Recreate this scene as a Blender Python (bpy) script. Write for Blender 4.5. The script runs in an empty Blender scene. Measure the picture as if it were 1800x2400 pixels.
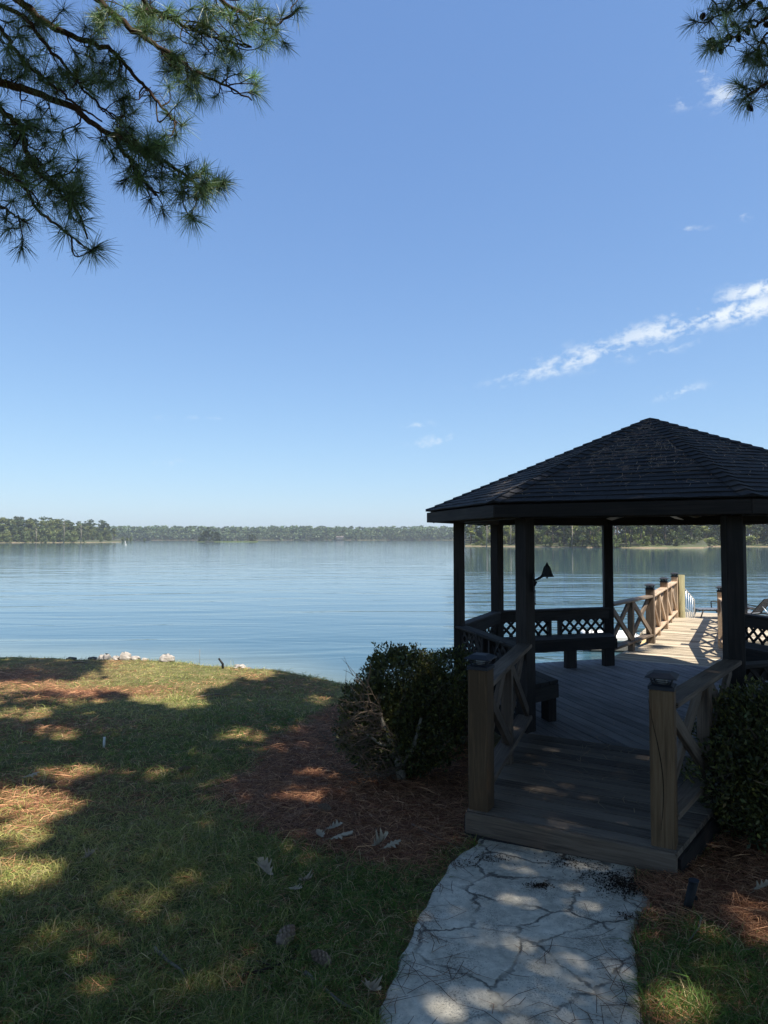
import bpy, math, random
import numpy as np
from mathutils import Vector, Matrix
random.seed(7); RG = np.random.default_rng(11)
S = bpy.context.scene
COL = S.collection
# ------------------------------------------------------------------ camera
F, PX0, PY0, PITCH, CH = 1580.0, 900.0, 1200.0, math.radians(2.18), 1.85
cd = bpy.data.cameras.new('camera'); cam = bpy.data.objects.new('camera', cd); COL.objects.link(cam)
cd.sensor_fit = 'VERTICAL'; cd.sensor_height = 36.0; cd.lens = F/2400*36.0
cd.clip_start = 0.05; cd.clip_end = 9000
cam.location = (0, 0, CH); cam.rotation_euler = (math.pi/2+PITCH, 0, 0)
S.camera = cam
S.render.resolution_x = 768; S.render.resolution_y = 1024
S.view_settings.view_transform = 'Standard'; S.view_settings.look = 'None'
S.view_settings.exposure = 1.0; S.view_settings.gamma = 1.0
# ------------------------------------------------------------------ sun and sky
SUN_EL = math.radians(60); SUN_H = Vector((0.74, -0.67, 0)).normalized()
SUN = Vector((SUN_H.x*math.cos(SUN_EL), SUN_H.y*math.cos(SUN_EL), math.sin(SUN_EL)))
sl = bpy.data.lights.new('sun', 'SUN'); sl.energy = 4.8; sl.angle = math.radians(0.53); sl.color = (1, 0.93, 0.82)
so = bpy.data.objects.new('sun', sl); COL.objects.link(so)
so.rotation_euler = SUN.to_track_quat('Z', 'Y').to_euler(); so.location = (5, -5, 30)

def pdir(px, py):
    a, b = (px-PX0)/F, -(py-PY0)/F
    c, s = math.cos(PITCH), math.sin(PITCH)
    return (a, c - b*s, s + b*c)
def at(px, py, Y):
    d = pdir(px, py); k = Y/d[1]
    return Vector((d[0]*k, Y, CH + d[2]*k))
def G0(px, py, z=0.0):
    d = pdir(px, py); k = (z-CH)/d[2]
    return Vector((d[0]*k, d[1]*k, z))
def proj(x, y, z):
    c, s = math.cos(PITCH), math.sin(PITCH); z = z-CH
    d = y*c + z*s; v = -y*s + z*c
    return PX0 + F*x/d, PY0 - F*v/d, d

W = bpy.data.worlds.new('World'); S.world = W; W.use_nodes = True
nt = W.node_tree; nt.nodes.clear()
class NT:
    """tiny node helper"""
    def __init__(s, tree): s.t = tree
    def n(s, typ, **kw):
        nd = s.t.nodes.new(typ)
        for k, v in kw.items():
            if k.startswith('i_'): nd.inputs[k[2:].replace('_', ' ')].default_value = v
            else: setattr(nd, k, v)
        return nd
    def l(s, a, b): s.t.links.new(a, b)
    def m(s, op, a, b=None, c=None, clamp=False):
        nd = s.t.nodes.new('ShaderNodeMath'); nd.operation = op; nd.use_clamp = clamp
        for i, v in enumerate((a, b, c)):
            if v is None: continue
            if isinstance(v, (int, float)): nd.inputs[i].default_value = v
            else: s.l(v, nd.inputs[i])
        return nd.outputs[0]
    def mix(s, fac, a, b, typ='RGBA', blend='MIX'):
        nd = s.t.nodes.new('ShaderNodeMix'); nd.data_type = typ; nd.blend_type = blend
        io = {'RGBA': (6, 7, 2), 'FLOAT': (2, 3, 0)}[typ]
        for sock, v in ((nd.inputs[0], fac), (nd.inputs[io[0]], a), (nd.inputs[io[1]], b)):
            if isinstance(v, (int, float)): sock.default_value = v
            elif isinstance(v, tuple): sock.default_value = (*v, 1) if len(v) == 3 else v
            else: s.l(v, sock)
        return nd.outputs[io[2]]
    def ramp(s, fac, stops, interp='LINEAR'):
        nd = s.t.nodes.new('ShaderNodeValToRGB'); cr = nd.color_ramp; cr.interpolation = interp
        while len(cr.elements) < len(stops): cr.elements.new(0.5)
        for e, (p, c) in zip(cr.elements, stops):
            e.position = p; e.color = (*c, 1) if len(c) == 3 else c
        s.l(fac, nd.inputs[0]); return nd.outputs[0]
    def noise(s, vec, scale, detail=4, rough=0.55, dist=0.0, out=0):
        nd = s.t.nodes.new('ShaderNodeTexNoise'); nd.inputs['Scale'].default_value = scale
        nd.inputs['Detail'].default_value = detail; nd.inputs['Roughness'].default_value = rough
        nd.inputs['Distortion'].default_value = dist
        if vec is not None: s.l(vec, nd.inputs['Vector'])
        return nd.outputs[out]
    def mapping(s, vec, sc=(1, 1, 1), rot=(0, 0, 0), loc=(0, 0, 0)):
        nd = s.t.nodes.new('ShaderNodeMapping'); nd.inputs['Scale'].default_value = sc
        nd.inputs['Rotation'].default_value = rot; nd.inputs['Location'].default_value = loc
        s.l(vec, nd.inputs['Vector']); return nd.outputs[0]
w = NT(nt)
sky = w.n('ShaderNodeTexSky', sky_type='NISHITA', sun_disc=False, sun_elevation=SUN_EL,
          sun_rotation=math.atan2(SUN_H.x, SUN_H.y), altitude=0, air_density=1.0, dust_density=0.5, ozone_density=1.0)
tc = w.n('ShaderNodeTexCoord'); sep = w.n('ShaderNodeSeparateXYZ'); w.l(tc.outputs['Generated'], sep.inputs[0])
dx, dy, dz = sep.outputs
front = w.m('GREATER_THAN', dy, 0.05)
ysafe = w.m('MAXIMUM', dy, 0.05)
P_, Q_ = w.m('DIVIDE', dx, ysafe), w.m('DIVIDE', dz, ysafe)
comb = w.n('ShaderNodeCombineXYZ'); w.l(P_, comb.inputs[0]); w.l(Q_, comb.inputs[1])
rotv = w.mapping(comb.outputs[0], rot=(0, 0, math.radians(-16)))
big = w.noise(w.mapping(rotv, sc=(16, 34, 1)), 1.0, 6, 0.6, 0.3)
fine = w.noise(w.mapping(rotv, sc=(55, 85, 1)), 1.0, 5, 0.65, 0.2)
# (px, py, half length, half width, angle deg, amount): cloud streaks by direction in the sky
CL = [(1790, 676, 120, 26, 14, 1.0), (1740, 728, 200, 30, 13, 1.0), (1560, 772, 210, 32, 15, .8), (1600, 735, 120, 14, 12, .55), (1400, 826, 200, 31, 15, .78), (1280, 866, 150, 22, 12, .66),
      (1560, 823, 120, 12, 12, .5), (1760, 668, 90, 20, 16, .5),
      (1590, 918, 75, 19, 8, .6), (1025, 1030, 70, 16, 14, .56), (980, 995, 36, 15, 0, .54), (395, 1083, 40, 10, 0, .36),
      (430, 980, 130, 7, 0, .34), (1610, 537, 55, 9, 5, .45), (1745, 508, 22, 14, 0, .5), (1548, 585, 10, 14, 0, .22),
      (1655, 178, 45, 28, 30, .5), (1600, 243, 30, 18, 20, .44), (1690, 222, 50, 38, 20, .62)]
tot = None
for (cx, cy, L, Wd, ang, amt) in CL:
    d = pdir(cx, cy); p0, q0 = d[0]/d[1], d[2]/d[1]; a = math.radians(ang); L, Wd = L/F, Wd/F
    X = w.m('SUBTRACT', P_, p0); Y = w.m('SUBTRACT', Q_, q0)
    U = w.m('ADD', w.m('MULTIPLY', X, math.cos(a)/L), w.m('MULTIPLY', Y, math.sin(a)/L))
    V = w.m('ADD', w.m('MULTIPLY', X, -math.sin(a)/Wd), w.m('MULTIPLY', Y, math.cos(a)/Wd))
    r2 = w.m('ADD', w.m('MULTIPLY', U, U), w.m('MULTIPLY', V, V))
    g = w.m('MULTIPLY', w.m('EXPONENT', w.m('MULTIPLY', r2, -1.0)), amt)
    tot = g if tot is None else w.m('MAXIMUM', tot, g)
dens = w.m('SUBTRACT', w.m('ADD', w.m('MULTIPLY', big, 0.6), w.m('MULTIPLY', fine, 0.5)), 0.55)
cl = w.m('MULTIPLY', w.m('ADD', w.m('MULTIPLY', dens, 7.0), w.m('SUBTRACT', w.m('MULTIPLY', tot, 1.35), 0.37)), 1.0, clamp=True)
cl = w.m('MULTIPLY', w.m('MULTIPLY', cl, w.m('MULTIPLY_ADD', tot, 1.1, -.06, clamp=True)), front)
hsv = w.n('ShaderNodeHueSaturation', i_Saturation=0.9, i_Value=1.0); w.l(sky.outputs[0], hsv.inputs['Color'])
ss = w.n('ShaderNodeSeparateColor'); w.l(hsv.outputs[0], ss.inputs[0]); cs = w.n('ShaderNodeCombineColor')
for i_, (g_, k_) in enumerate(((.8, .73), (.7, 1.09), (.5, 1.97))):
    w.l(w.m('MULTIPLY', w.m('POWER', w.m('MAXIMUM', ss.outputs[i_], 0.001), g_), k_), cs.inputs[i_])
skyc = cs.outputs[0]
skyc = w.mix(cl, skyc, (4.4, 4.8, 5.2))
bg = w.n('ShaderNodeBackground', i_Strength=0.1); w.l(skyc, bg.inputs[0])
wo = w.n('ShaderNodeOutputWorld'); w.l(bg.outputs[0], wo.inputs[0])

# ------------------------------------------------------------------ helpers
ORG = {}
def tag(o, label=None, cat=None, group=None, kind=None):
    if label: o['label'] = label
    if cat: o['category'] = cat
    if group: o['group'] = group
    if kind: o['kind'] = kind
    return o
def empty(name, loc, label, cat, group=None):
    o = bpy.data.objects.new(name, None); COL.objects.link(o); o.location = loc
    o.empty_display_size = 0.1
    ORG[o.name] = Vector(loc); return tag(o, label, cat, group)
def copy_tree(o, parent=None):
    c = o.copy(); COL.objects.link(c)
    if parent: c.parent = parent
    for ch in [x for x in KIDS.get(o.name, [])]: copy_tree(ch, c)
    return c
KIDS = {}
def link(name, me, mat, parent=None, loc=None):
    o = bpy.data.objects.new(name, me); COL.objects.link(o)
    if mat is not None: me.materials.append(mat)
    if parent is not None:
        o.parent = parent; ORG[o.name] = ORG[parent.name]; KIDS.setdefault(parent.name, []).append(o)
    elif loc is not None:
        o.location = loc; ORG[o.name] = Vector(loc)
    return o
def npmesh(name, V, Fc, k, mat, parent=None, loc=None, cols=None, uvs=None, smooth=False, local=False):
    """V (n,3) array, Fc (m,k) index array"""
    V = np.asarray(V, dtype=np.float32).copy(); Fc = np.asarray(Fc, dtype=np.int32)
    base = ORG[parent.name] if parent is not None else (Vector(loc) if loc is not None else Vector((0, 0, 0)))
    if not local: V -= np.array(base, dtype=np.float32)
    me = bpy.data.meshes.new(name); me.vertices.add(len(V)); me.vertices.foreach_set('co', V.ravel())
    me.loops.add(Fc.size); me.loops.foreach_set('vertex_index', Fc.ravel())
    me.polygons.add(len(Fc)); me.polygons.foreach_set('loop_start', np.arange(0, Fc.size, k, dtype=np.int32))
    me.polygons.foreach_set('loop_total', np.full(len(Fc), k, dtype=np.int32))
    if smooth: me.polygons.foreach_set('use_smooth', np.ones(len(Fc), dtype=bool))
    if cols is not None:
        at_ = me.attributes.new('col', 'FLOAT_COLOR', 'POINT')
        c4 = np.ones((len(V), 4), dtype=np.float32); c4[:, :3] = cols; at_.data.foreach_set('color', c4.ravel())
    if uvs is not None:
        uvl = me.uv_layers.new(name='UVMap'); uvl.data.foreach_set('uv', np.asarray(uvs, dtype=np.float32)[Fc.ravel()].ravel())
    me.update(calc_edges=True)
    return link(name, me, mat, parent, loc)
class MB:
    def __init__(s): s.v = []; s.f = []; s.uv = []; s.sm = []
    def face(s, pts, uvs=None, smooth=False):
        i = len(s.v); s.v += [tuple(p) for p in pts]; s.f.append(tuple(range(i, i+len(pts))))
        s.uv.append(uvs if uvs else [(p[0], p[1]) for p in pts]); s.sm.append(smooth)
    def box(s, c, ax, ay, az, lx, ly, lz, bev=0.0):
        """oriented box; grain runs along the longest axis"""
        c = Vector(c); A = [Vector(ax).normalized(), Vector(ay).normalized(), Vector(az).normalized()]; L = [lx, ly, lz]
        g = max(range(3), key=lambda i: L[i]); off = random.random()*50; off2 = random.random()*50
        b = min(bev, min(L)*0.3)
        def P(i, j, k): return c + A[0]*i + A[1]*j + A[2]*k
        for a in range(3):
            u, v = [(1, 2), (2, 0), (0, 1)][a]
            for sg in (-1, 1):
                pts = []
                for (su, sv) in ((-1, -1), (1, -1), (1, 1), (-1, 1)):
                    q = [0, 0, 0]; q[a] = sg*L[a]/2; q[u] = su*(L[u]/2-b); q[v] = sv*(L[v]/2-b); pts.append(q)
                if sg < 0: pts = pts[::-1]
                s.face([P(*q) for q in pts], [s._uv(q, a, g, off, off2) for q in pts])
        if b > 0:
            for a in range(3):                              # edges along axis a
                u, v = [(1, 2), (2, 0), (0, 1)][a]
                for su in (-1, 1):
                    for sv in (-1, 1):
                        e = L[a]/2-b
                        q = []
                        for (sa, w_) in ((-1, 0), (1, 0), (1, 1), (-1, 1)):
                            t = [0, 0, 0]; t[a] = sa*e
                            t[u] = su*(L[u]/2 - (0 if w_ == 0 else b)); t[v] = sv*(L[v]/2 - (b if w_ == 0 else 0)); q.append(t)
                        if su*sv > 0: q = q[::-1]
                        q = q[::-1]
                        s.face([P(*t) for t in q], [s._uv(t, u, g, off, off2) for t in q])
    def _uv(s, q, a, g, off, off2):
        others = [i for i in range(3) if i != g]
        if a == g: return (off + q[others[0]]*0.2, off2 + q[others[1]])
        o = [i for i in others if i != a][0]
        return (off + q[g], off2 + q[o] + a*0.37)
    def beam(s, p, q, wd, ht, up=(0, 0, 1), bev=0.004, ext=0.0):
        p, q = Vector(p), Vector(q); d = (q-p); L = d.length; d.normalize()
        side = d.cross(Vector(up)).normalized(); u2 = side.cross(d).normalized()
        s.box((p+q)/2, d, side, u2, L+ext*2, wd, ht, bev)
    def prism(s, poly, z0, z1, gd=(1, 0)):
        off = random.random()*50; off2 = random.random()*50; n = len(poly)
        gx, gy = gd
        uv = lambda p: (off + p[0]*gx+p[1]*gy, off2 - p[0]*gy+p[1]*gx)
        s.face([(p[0], p[1], z1) for p in poly], [uv(p) for p in poly])
        s.face([(p[0], p[1], z0) for p in reversed(poly)], [uv(p) for p in reversed(poly)])
        for i in range(n):
            a, b = poly[i], poly[(i+1) % n]; ua, ub = uv(a), uv(b)
            s.face([(a[0], a[1], z0), (b[0], b[1], z0), (b[0], b[1], z1), (a[0], a[1], z1)], [ua, ub, (ub[0], ub[1]+z1-z0), (ua[0], ua[1]+z1-z0)])
    def tube(s, pts, r, seg=8, cap=True, smooth=True):
        pts = [Vector(p) for p in pts]; n = len(pts); rr = r if isinstance(r, (list, tuple)) else [r]*n
        rings = []; L = 0; ls = []
        ref = None
        for i, p in enumerate(pts):
            t = (pts[min(i+1, n-1)]-pts[max(i-1, 0)]).normalized()
            if ref is None: ref = t.orthogonal().normalized()
            ref = (ref - t*ref.dot(t)).normalized(); b = t.cross(ref)
            rings.append([p + (ref*math.cos(2*math.pi*k/seg)+b*math.sin(2*math.pi*k/seg))*rr[i] for k in range(seg)])
            if i: L += (p-pts[i-1]).length
            ls.append(L)
        off = random.random()*20
        for i in range(n-1):
            for k in range(seg):
                k2 = (k+1) % seg
                s.face([rings[i][k], rings[i][k2], rings[i+1][k2], rings[i+1][k]],
                       [(off+ls[i], k*rr[i]*.8), (off+ls[i], (k+1)*rr[i]*.8), (off+ls[i+1], (k+1)*rr[i+1]*.8), (off+ls[i+1], k*rr[i+1]*.8)], smooth)
        if cap:
            s.face(rings[0][::-1], None, False); s.face(rings[-1], None, False)
    def lathe(s, o, prof, seg=20, axis=(0, 0, 1)):
        """prof [(r,z)]"""
        o = Vector(o); az = Vector(axis).normalized(); ax = az.orthogonal().normalized(); ay = az.cross(ax)
        for (r0, z0), (r1, z1) in zip(prof, prof[1:]):
            for k in range(seg):
                a, b = 2*math.pi*k/seg, 2*math.pi*(k+1)/seg
                f = lambda r, z, t: o + ax*(r*math.cos(t)) + ay*(r*math.sin(t)) + az*z
                pts = [f(r0, z0, a), f(r0, z0, b), f(r1, z1, b), f(r1, z1, a)]
                if r0 < 1e-6: pts = [pts[0], pts[2], pts[3]]
                elif r1 < 1e-6: pts = pts[:3]
                s.face(pts, None, True)
    def build(s, name, mat, parent=None, loc=None, local=False, merge=True):
        base = ORG[parent.name] if parent is not None else (Vector(loc) if loc is not None else Vector((0, 0, 0)))
        if local: base = Vector((0, 0, 0))
        me = bpy.data.meshes.new(name)
        me.from_pydata([(p[0]-base[0], p[1]-base[1], p[2]-base[2]) for p in s.v], [], s.f)
        uvl = me.uv_layers.new(name='UVMap'); flat = [c for u in s.uv for p in u for c in p]
        uvl.data.foreach_set('uv', flat); me.polygons.foreach_set('use_smooth', s.sm)
        if any(s.sm):
            import bmesh
            bm = bmesh.new(); bm.from_mesh(me); bmesh.ops.remove_doubles(bm, verts=bm.verts, dist=1e-5); bm.to_mesh(me); bm.free()
        me.update()
        return link(name, me, mat, parent, loc)
def clip(poly, n, c):
    """keep n.p <= c"""
    out = []; m = len(poly)
    for i in range(m):
        a, b = poly[i], poly[(i+1) % m]; da = n[0]*a[0]+n[1]*a[1]-c; db = n[0]*b[0]+n[1]*b[1]-c
        if da <= 0: out.append(a)
        if (da < 0 < db) or (db < 0 < da):
            t = da/(da-db); out.append((a[0]+(b[0]-a[0])*t, a[1]+(b[1]-a[1])*t))
    return out
def boards(mb, poly, d, wd, gap, z0, z1):
    """floor boards running along direction d, clipped to a convex polygon"""
    d = Vector((d[0], d[1])).normalized(); n = Vector((-d.y, d.x))
    cs = [n.x*p[0]+n.y*p[1] for p in poly]; c = min(cs) - random.random()*wd*0.5
    while c < max(cs):
        q = clip(clip(poly, (n.x, n.y), c+wd-gap), (-n.x, -n.y), -c)
        if len(q) > 2:
            dz = random.uniform(-.0015, .0015); mb.prism(q, z0, z1+dz, (d.x, d.y))
        c += wd

# ------------------------------------------------------------------ materials
def newmat(name):
    m = bpy.data.materials.new(name); m.use_nodes = True; t = m.node_tree
    b = t.nodes['Principled BSDF']; return m, NT(t), b
def wood(name, stops, rough=0.8, sc=1.0, bump=0.35, tone=0.5):
    m, n, b = newmat(name)
    uv = n.n('ShaderNodeUVMap').outputs[0]
    grain = n.noise(n.mapping(uv, sc=(2.2*sc, 46*sc, 1)), 1.0, 6, 0.65, 0.8)
    wear = n.noise(n.mapping(uv, sc=(1.1, 3.0, 1)), 1.0, 4, 0.6)
    board = n.noise(n.mapping(uv, sc=(0.07, 0.35, 1)), 1.0, 1, 0.5)
    f = n.m('ADD', n.m('MULTIPLY', grain, 0.55), n.m('ADD', n.m('MULTIPLY', wear, 0.45), n.m('MULTIPLY', n.m('SUBTRACT', board, 0.5), tone)))
    f = n.m('MULTIPLY_ADD', n.m('SUBTRACT', f, 0.5), 1.75, 0.5)
    colr = n.ramp(f, stops); n.l(colr, b.inputs['Base Color'])
    # drying checks
    chk = n.noise(n.mapping(uv, sc=(0.9, 70, 1)), 1.0, 3, 0.5)
    dark = n.m('GREATER_THAN', chk, 0.68)
    c2 = n.mix(n.m('MULTIPLY', dark, 0.6), colr, (0.006, 0.005, 0.004)); n.l(c2, b.inputs['Base Color'])
    bp = n.n('ShaderNodeBump', i_Strength=bump, i_Distance=0.004); n.l(grain, bp.inputs['Height']); n.l(bp.outputs[0], b.inputs['Normal'])
    b.inputs['Roughness'].default_value = rough; b.inputs['Specular IOR Level'].default_value = 0.35
    return m
M = {}
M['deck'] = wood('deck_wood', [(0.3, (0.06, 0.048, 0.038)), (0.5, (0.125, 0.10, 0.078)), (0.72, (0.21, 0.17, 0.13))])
M['floor'] = wood('floor_wood', [(0.3, (0.13, 0.125, 0.13)), (0.5, (0.22, 0.21, 0.215)), (0.72, (0.31, 0.295, 0.295))], tone=.25)
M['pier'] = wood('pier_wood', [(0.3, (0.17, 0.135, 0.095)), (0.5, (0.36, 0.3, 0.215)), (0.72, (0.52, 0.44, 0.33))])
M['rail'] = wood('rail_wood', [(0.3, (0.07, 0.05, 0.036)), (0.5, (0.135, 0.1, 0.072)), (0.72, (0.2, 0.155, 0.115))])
M['post'] = wood('post_wood', [(0.3, (0.075, 0.045, 0.022)), (0.5, (0.13, 0.08, 0.04)), (0.72, (0.19, 0.125, 0.068))])
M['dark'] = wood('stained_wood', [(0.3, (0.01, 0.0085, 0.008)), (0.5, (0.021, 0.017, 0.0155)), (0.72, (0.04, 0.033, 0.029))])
M['prail'] = wood('sunbleached_rail_wood', [(0.3, (0.17, 0.11, 0.07)), (0.5, (0.36, 0.255, 0.17)), (0.72, (0.5, 0.38, 0.27))])  # paler version of the rail wood, used on the dock
M['yellow'] = wood('new_plank_wood', [(0.3, (0.42, 0.28, 0.12)), (0.5, (0.56, 0.4, 0.19)), (0.72, (0.66, 0.5, 0.27))])
M['green'] = wood('treated_pile_wood', [(0.3, (0.10, 0.09, 0.045)), (0.5, (0.21, 0.19, 0.1)), (0.72, (0.32, 0.29, 0.18))])
def plain(name, c, rough=0.6, metal=0.0, nscale=30, amt=0.25, bump=0.1, spec=0.5):
    m, n, b = newmat(name)
    tc = n.n('ShaderNodeTexCoord').outputs['Object']
    f = n.noise(tc, nscale, 4, 0.6)
    k = n.m('ADD', n.m('MULTIPLY', n.m('SUBTRACT', f, 0.5), amt*4), 1.0)
    v = n.n('ShaderNodeVectorMath', operation='SCALE'); v.inputs[0].default_value = c; n.l(k, v.inputs['Scale']); n.l(v.outputs[0], b.inputs['Base Color'])
    b.inputs['Roughness'].default_value = rough; b.inputs['Metallic'].default_value = metal; b.inputs['Specular IOR Level'].default_value = spec
    if bump:
        bp = n.n('ShaderNodeBump', i_Strength=bump, i_Distance=0.01); n.l(f, bp.inputs['Height']); n.l(bp.outputs[0], b.inputs['Normal'])
    return m
M['lamp'] = plain('black_plastic', (0.012, 0.015, 0.022), 0.6, 0, 60, 0.1)
M['iron'] = plain('cast_iron', (0.008, 0.008, 0.009), 0.6, 0.3, 80, 0.2, 0.4)
M['alu'] = plain('aluminium', (0.6, 0.64, 0.68), 0.35, 0.7, 20, 0.05, 0)
M['bark'] = plain('pine_bark', (0.045, 0.03, 0.022), 0.95, 0, 14, 0.5, 1.0, 0.2)
M['greybark'] = plain('grey_bark', (0.26, 0.23, 0.18), 0.9, 0, 40, 0.3, 0.6, 0.2)
M['midbark'] = plain('mid_brown_bark', (0.11, 0.09, 0.065), 0.9, 0, 40, 0.3, 0.6, 0.2)
M['stem'] = plain('shrub_twig_bark', (0.16, 0.12, 0.088), 0.9, 0, 40, 0.3, 0.3, 0.2)
M['rock'] = plain('pale_rock', (0.33, 0.3, 0.27), 0.85, 0, 9, 0.35, 1.0)
M['darkrock'] = plain('dark_rock', (0.05, 0.052, 0.055), 0.85, 0, 6, 0.2, 0.8)
M['white'] = plain('white_plastic', (0.75, 0.74, 0.7), 0.5, 0, 8, 0.05, 0)
M['sling'] = plain('dark_sling_fabric', (0.03, 0.032, 0.04), 0.8, 0, 90, 0.1, 0.1)
M['cushion'] = plain('grey_sling_fabric', (0.11, 0.12, 0.14), 0.8, 0, 90, 0.1, 0.1)
M['cable'] = plain('grey_cable', (0.04, 0.035, 0.03), 0.7, 0, 30, 0.1, 0)
M['cone'] = plain('pine_cone_scale', (0.27, 0.2, 0.15), 0.85, 0, 80, 0.4, 0.4)
M['oakleaf'] = plain('dry_oak_leaf', (0.42, 0.33, 0.22), 0.8, 0, 40, 0.2, 0.2)
M['soil'] = plain('dark_soil', (0.045, 0.03, 0.02), 0.95, 0, 200, 0.3, 0.6, 0.1)
M['stick'] = plain('fallen_stick_bark', (0.2, 0.17, 0.14), 0.9, 0, 90, 0.45, 0.4, 0.2)
M['blade'] = plain('cream_blade', (0.5, 0.47, 0.42), 0.6, 0, 10, 0.05, 0)
def vcol(name, rough=0.6, trans=0.0, spec=0.3, gain=1.0):
    m, n, b = newmat(name)
    a = n.n('ShaderNodeAttribute', attribute_name='col')
    c = a.outputs['Color']
    if gain != 1: c = n.mix(1.0, c, (gain, gain, gain), blend='MULTIPLY')
    n.l(c, b.inputs['Base Color']); b.inputs['Roughness'].default_value = rough; b.inputs['Specular IOR Level'].default_value = spec
    if trans > 0:
        tr = n.n('ShaderNodeBsdfTranslucent'); n.l(c, tr.inputs[0])
        mx = n.n('ShaderNodeMixShader'); mx.inputs[0].default_value = trans
        out = n.t.nodes['Material Output']; n.l(b.outputs[0], mx.inputs[1]); n.l(tr.outputs[0], mx.inputs[2]); n.l(mx.outputs[0], out.inputs[0])
    return m
M['leaf'] = vcol('leaf', 0.5, 0.3, 0.4)
M['needle'] = vcol('pine_needle', 0.45, 0.25, 0.5)
M['grass'] = vcol('grass_blade', 0.55, 0.35, 0.3)
M['straw'] = vcol('dead_needle', 0.7, 0.1, 0.3)

# ------------------------------------------------------------------ ground shape
WZ = -1.6
CX = np.array([-60, -25, -9.7, -6.8, -4.5, -2.8, -1.76, -0.8, 0.5, 2.0, 4.0, 7.0, 12., 25, 60])
CY = np.array([30, 20, 17.0, 16.6, 15.8, 14.7, 13.8, 12.6, 11.3, 10.0, 9.0, 8.0, 6.5, 3, -5])
def hsh(x, y):
    return (np.sin(x*1.7+y*0.6)*0.5+np.sin(x*0.43-y*1.31+1.3)*0.5+np.sin(x*3.1+2.2*y+.7)*0.25)
def crest(x): return np.interp(x, CX, CY) + 0.16*np.sin(x*1.9) + 0.07*np.sin(x*5.3+1)
def gz(x, y):
    x = np.asarray(x, float); y = np.asarray(y, float)
    yc = crest(x); t = y-yc
    pl = 0.175 - 0.078*np.minimum(y, yc) + 0.018*hsh(x, y)
    near = np.exp(-((x-1.2)**2/1.6+(y-3.2)**2/3.0)); pl = pl - near*0.018*hsh(x, y)
    pl = np.where(y < 0, 0.175 - 0.03*y, pl)
    tt = np.maximum(t, 0)
    steep = pl - 0.55*tt - 0.05*np.minimum(tt, .4)
    bed = -1.72 - 0.075*np.maximum(tt-1.0, 0)
    z = np.where(t > 0, np.maximum(steep, np.maximum(bed, -4.0)), pl)
    return z
def gzf(x, y): return float(gz(x, y))
def G(px, py, dz=0.0):
    z = -0.3
    for _ in range(30):
        p = G0(px, py, z+dz); z = 0.5*z+0.5*gzf(p.x, p.y)
    return Vector((p.x, p.y, z))
def axis_grid(near, far, step, grow):
    a = [0.0]; s = step
    while a[-1] < far:
        if a[-1] > near: s *= grow
        a.append(a[-1]+s)
    return np.array(a)
# straw beds and path outline (ground polygons)
bedpx = [(500, 1860), (580, 1790), (690, 1700), (790, 1650), (1000, 1640), (1120, 1700), (1130, 1985), (1060, 2000), (1000, 2055), (880, 2030), (760, 1985), (640, 1970), (540, 1930)]
BED1 = [tuple(G(*p).xy) for p in bedpx]
BED2 = [tuple(G(*p).xy) for p in [(1490, 2060), (1540, 2040), (1700, 1950), (2100, 1800), (2300, 1950), (2200, 2260), (1800, 2230), (1700, 2170), (1580, 2120), (1540, 2190), (1515, 2120)]]
def inpoly(poly, x, y):
    x = np.asarray(x); y = np.asarray(y); r = np.zeros(x.shape, bool); n = len(poly)
    for i in range(n):
        (x1, y1), (x2, y2) = poly[i], poly[(i+1) % n]
        if y1 == y2: continue
        r ^= ((y1 > y) != (y2 > y)) & (x < (x2-x1)*(y-y1)/(y2-y1)+x1)
    return r
def pdist(poly, x, y):
    """distance to polygon outline"""
    d = np.full(np.shape(x), 1e9); n = len(poly)
    for i in range(n):
        (x1, y1), (x2, y2) = poly[i], poly[(i+1) % n]
        L = (x2-x1)**2+(y2-y1)**2; t = np.clip(((x-x1)*(x2-x1)+(y-y1)*(y2-y1))/L, 0, 1)
        d = np.minimum(d, np.hypot(x-x1-t*(x2-x1), y-y1-t*(y2-y1)))
    return d
def straw_w(x, y):
    """0..1: how much the ground is pine straw"""
    s = np.zeros(np.shape(x))
    for B in (BED1, BED2):
        d = pdist(B, x, y)*np.where(inpoly(B, x, y), 1, -1) + 0.09*hsh(x*3, y*3)
        s = np.maximum(s, np.clip(d/0.3+0.5, 0, 1))
    lawn = 0.32*(hsh(x*0.9+3, y*0.8)+0.3*hsh(x*4, y*4)) + 0.1
    far = np.exp(-((x+7.9)**2/4.2+(y-13.2)**2/2.2)) * 1.0 + .8*np.exp(-((x+4.6)**2/1.0+(y-11.2)**2/.35)) + .5*np.exp(-((x+3.2)**2/1.5+(y-5.6)**2/.8)) + .6*np.exp(-((x+4)**2/1.5+(y-8.4)**2/.5))
    return np.clip(np.maximum(s, np.clip(lawn, 0, .55)+far), 0, 1)
# ground material
gm, n, b = newmat('ground_soil')
tcx = n.n('ShaderNodeTexCoord').outputs['Object']
att = n.n('ShaderNodeAttribute', attribute_name='col'); sepc = n.n('ShaderNodeSeparateColor'); n.l(att.outputs['Color'], sepc.inputs[0])
n1 = n.noise(tcx, 2.2, 6, 0.65); n2 = n.noise(tcx, 45, 4, 0.7); n3 = n.noise(n.mapping(tcx, sc=(1, 1, 1)), 180, 3, 0.7)
gr = n.ramp(n.m('ADD', n.m('MULTIPLY', n1, .5), n.m('MULTIPLY', n2, .5)), [(0.35, (0.04, 0.045, 0.016)), (0.5, (0.12, 0.12, 0.045)), (0.65, (0.27, 0.22, 0.1))])
stw = n.ramp(n3, [(0.3, (0.05, 0.02, 0.01)), (0.55, (0.2, 0.09, 0.05)), (0.75, (0.42, 0.23, 0.13))])
c = n.mix(n.m('MULTIPLY', sepc.outputs[0], 1.0), gr, stw)
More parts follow.
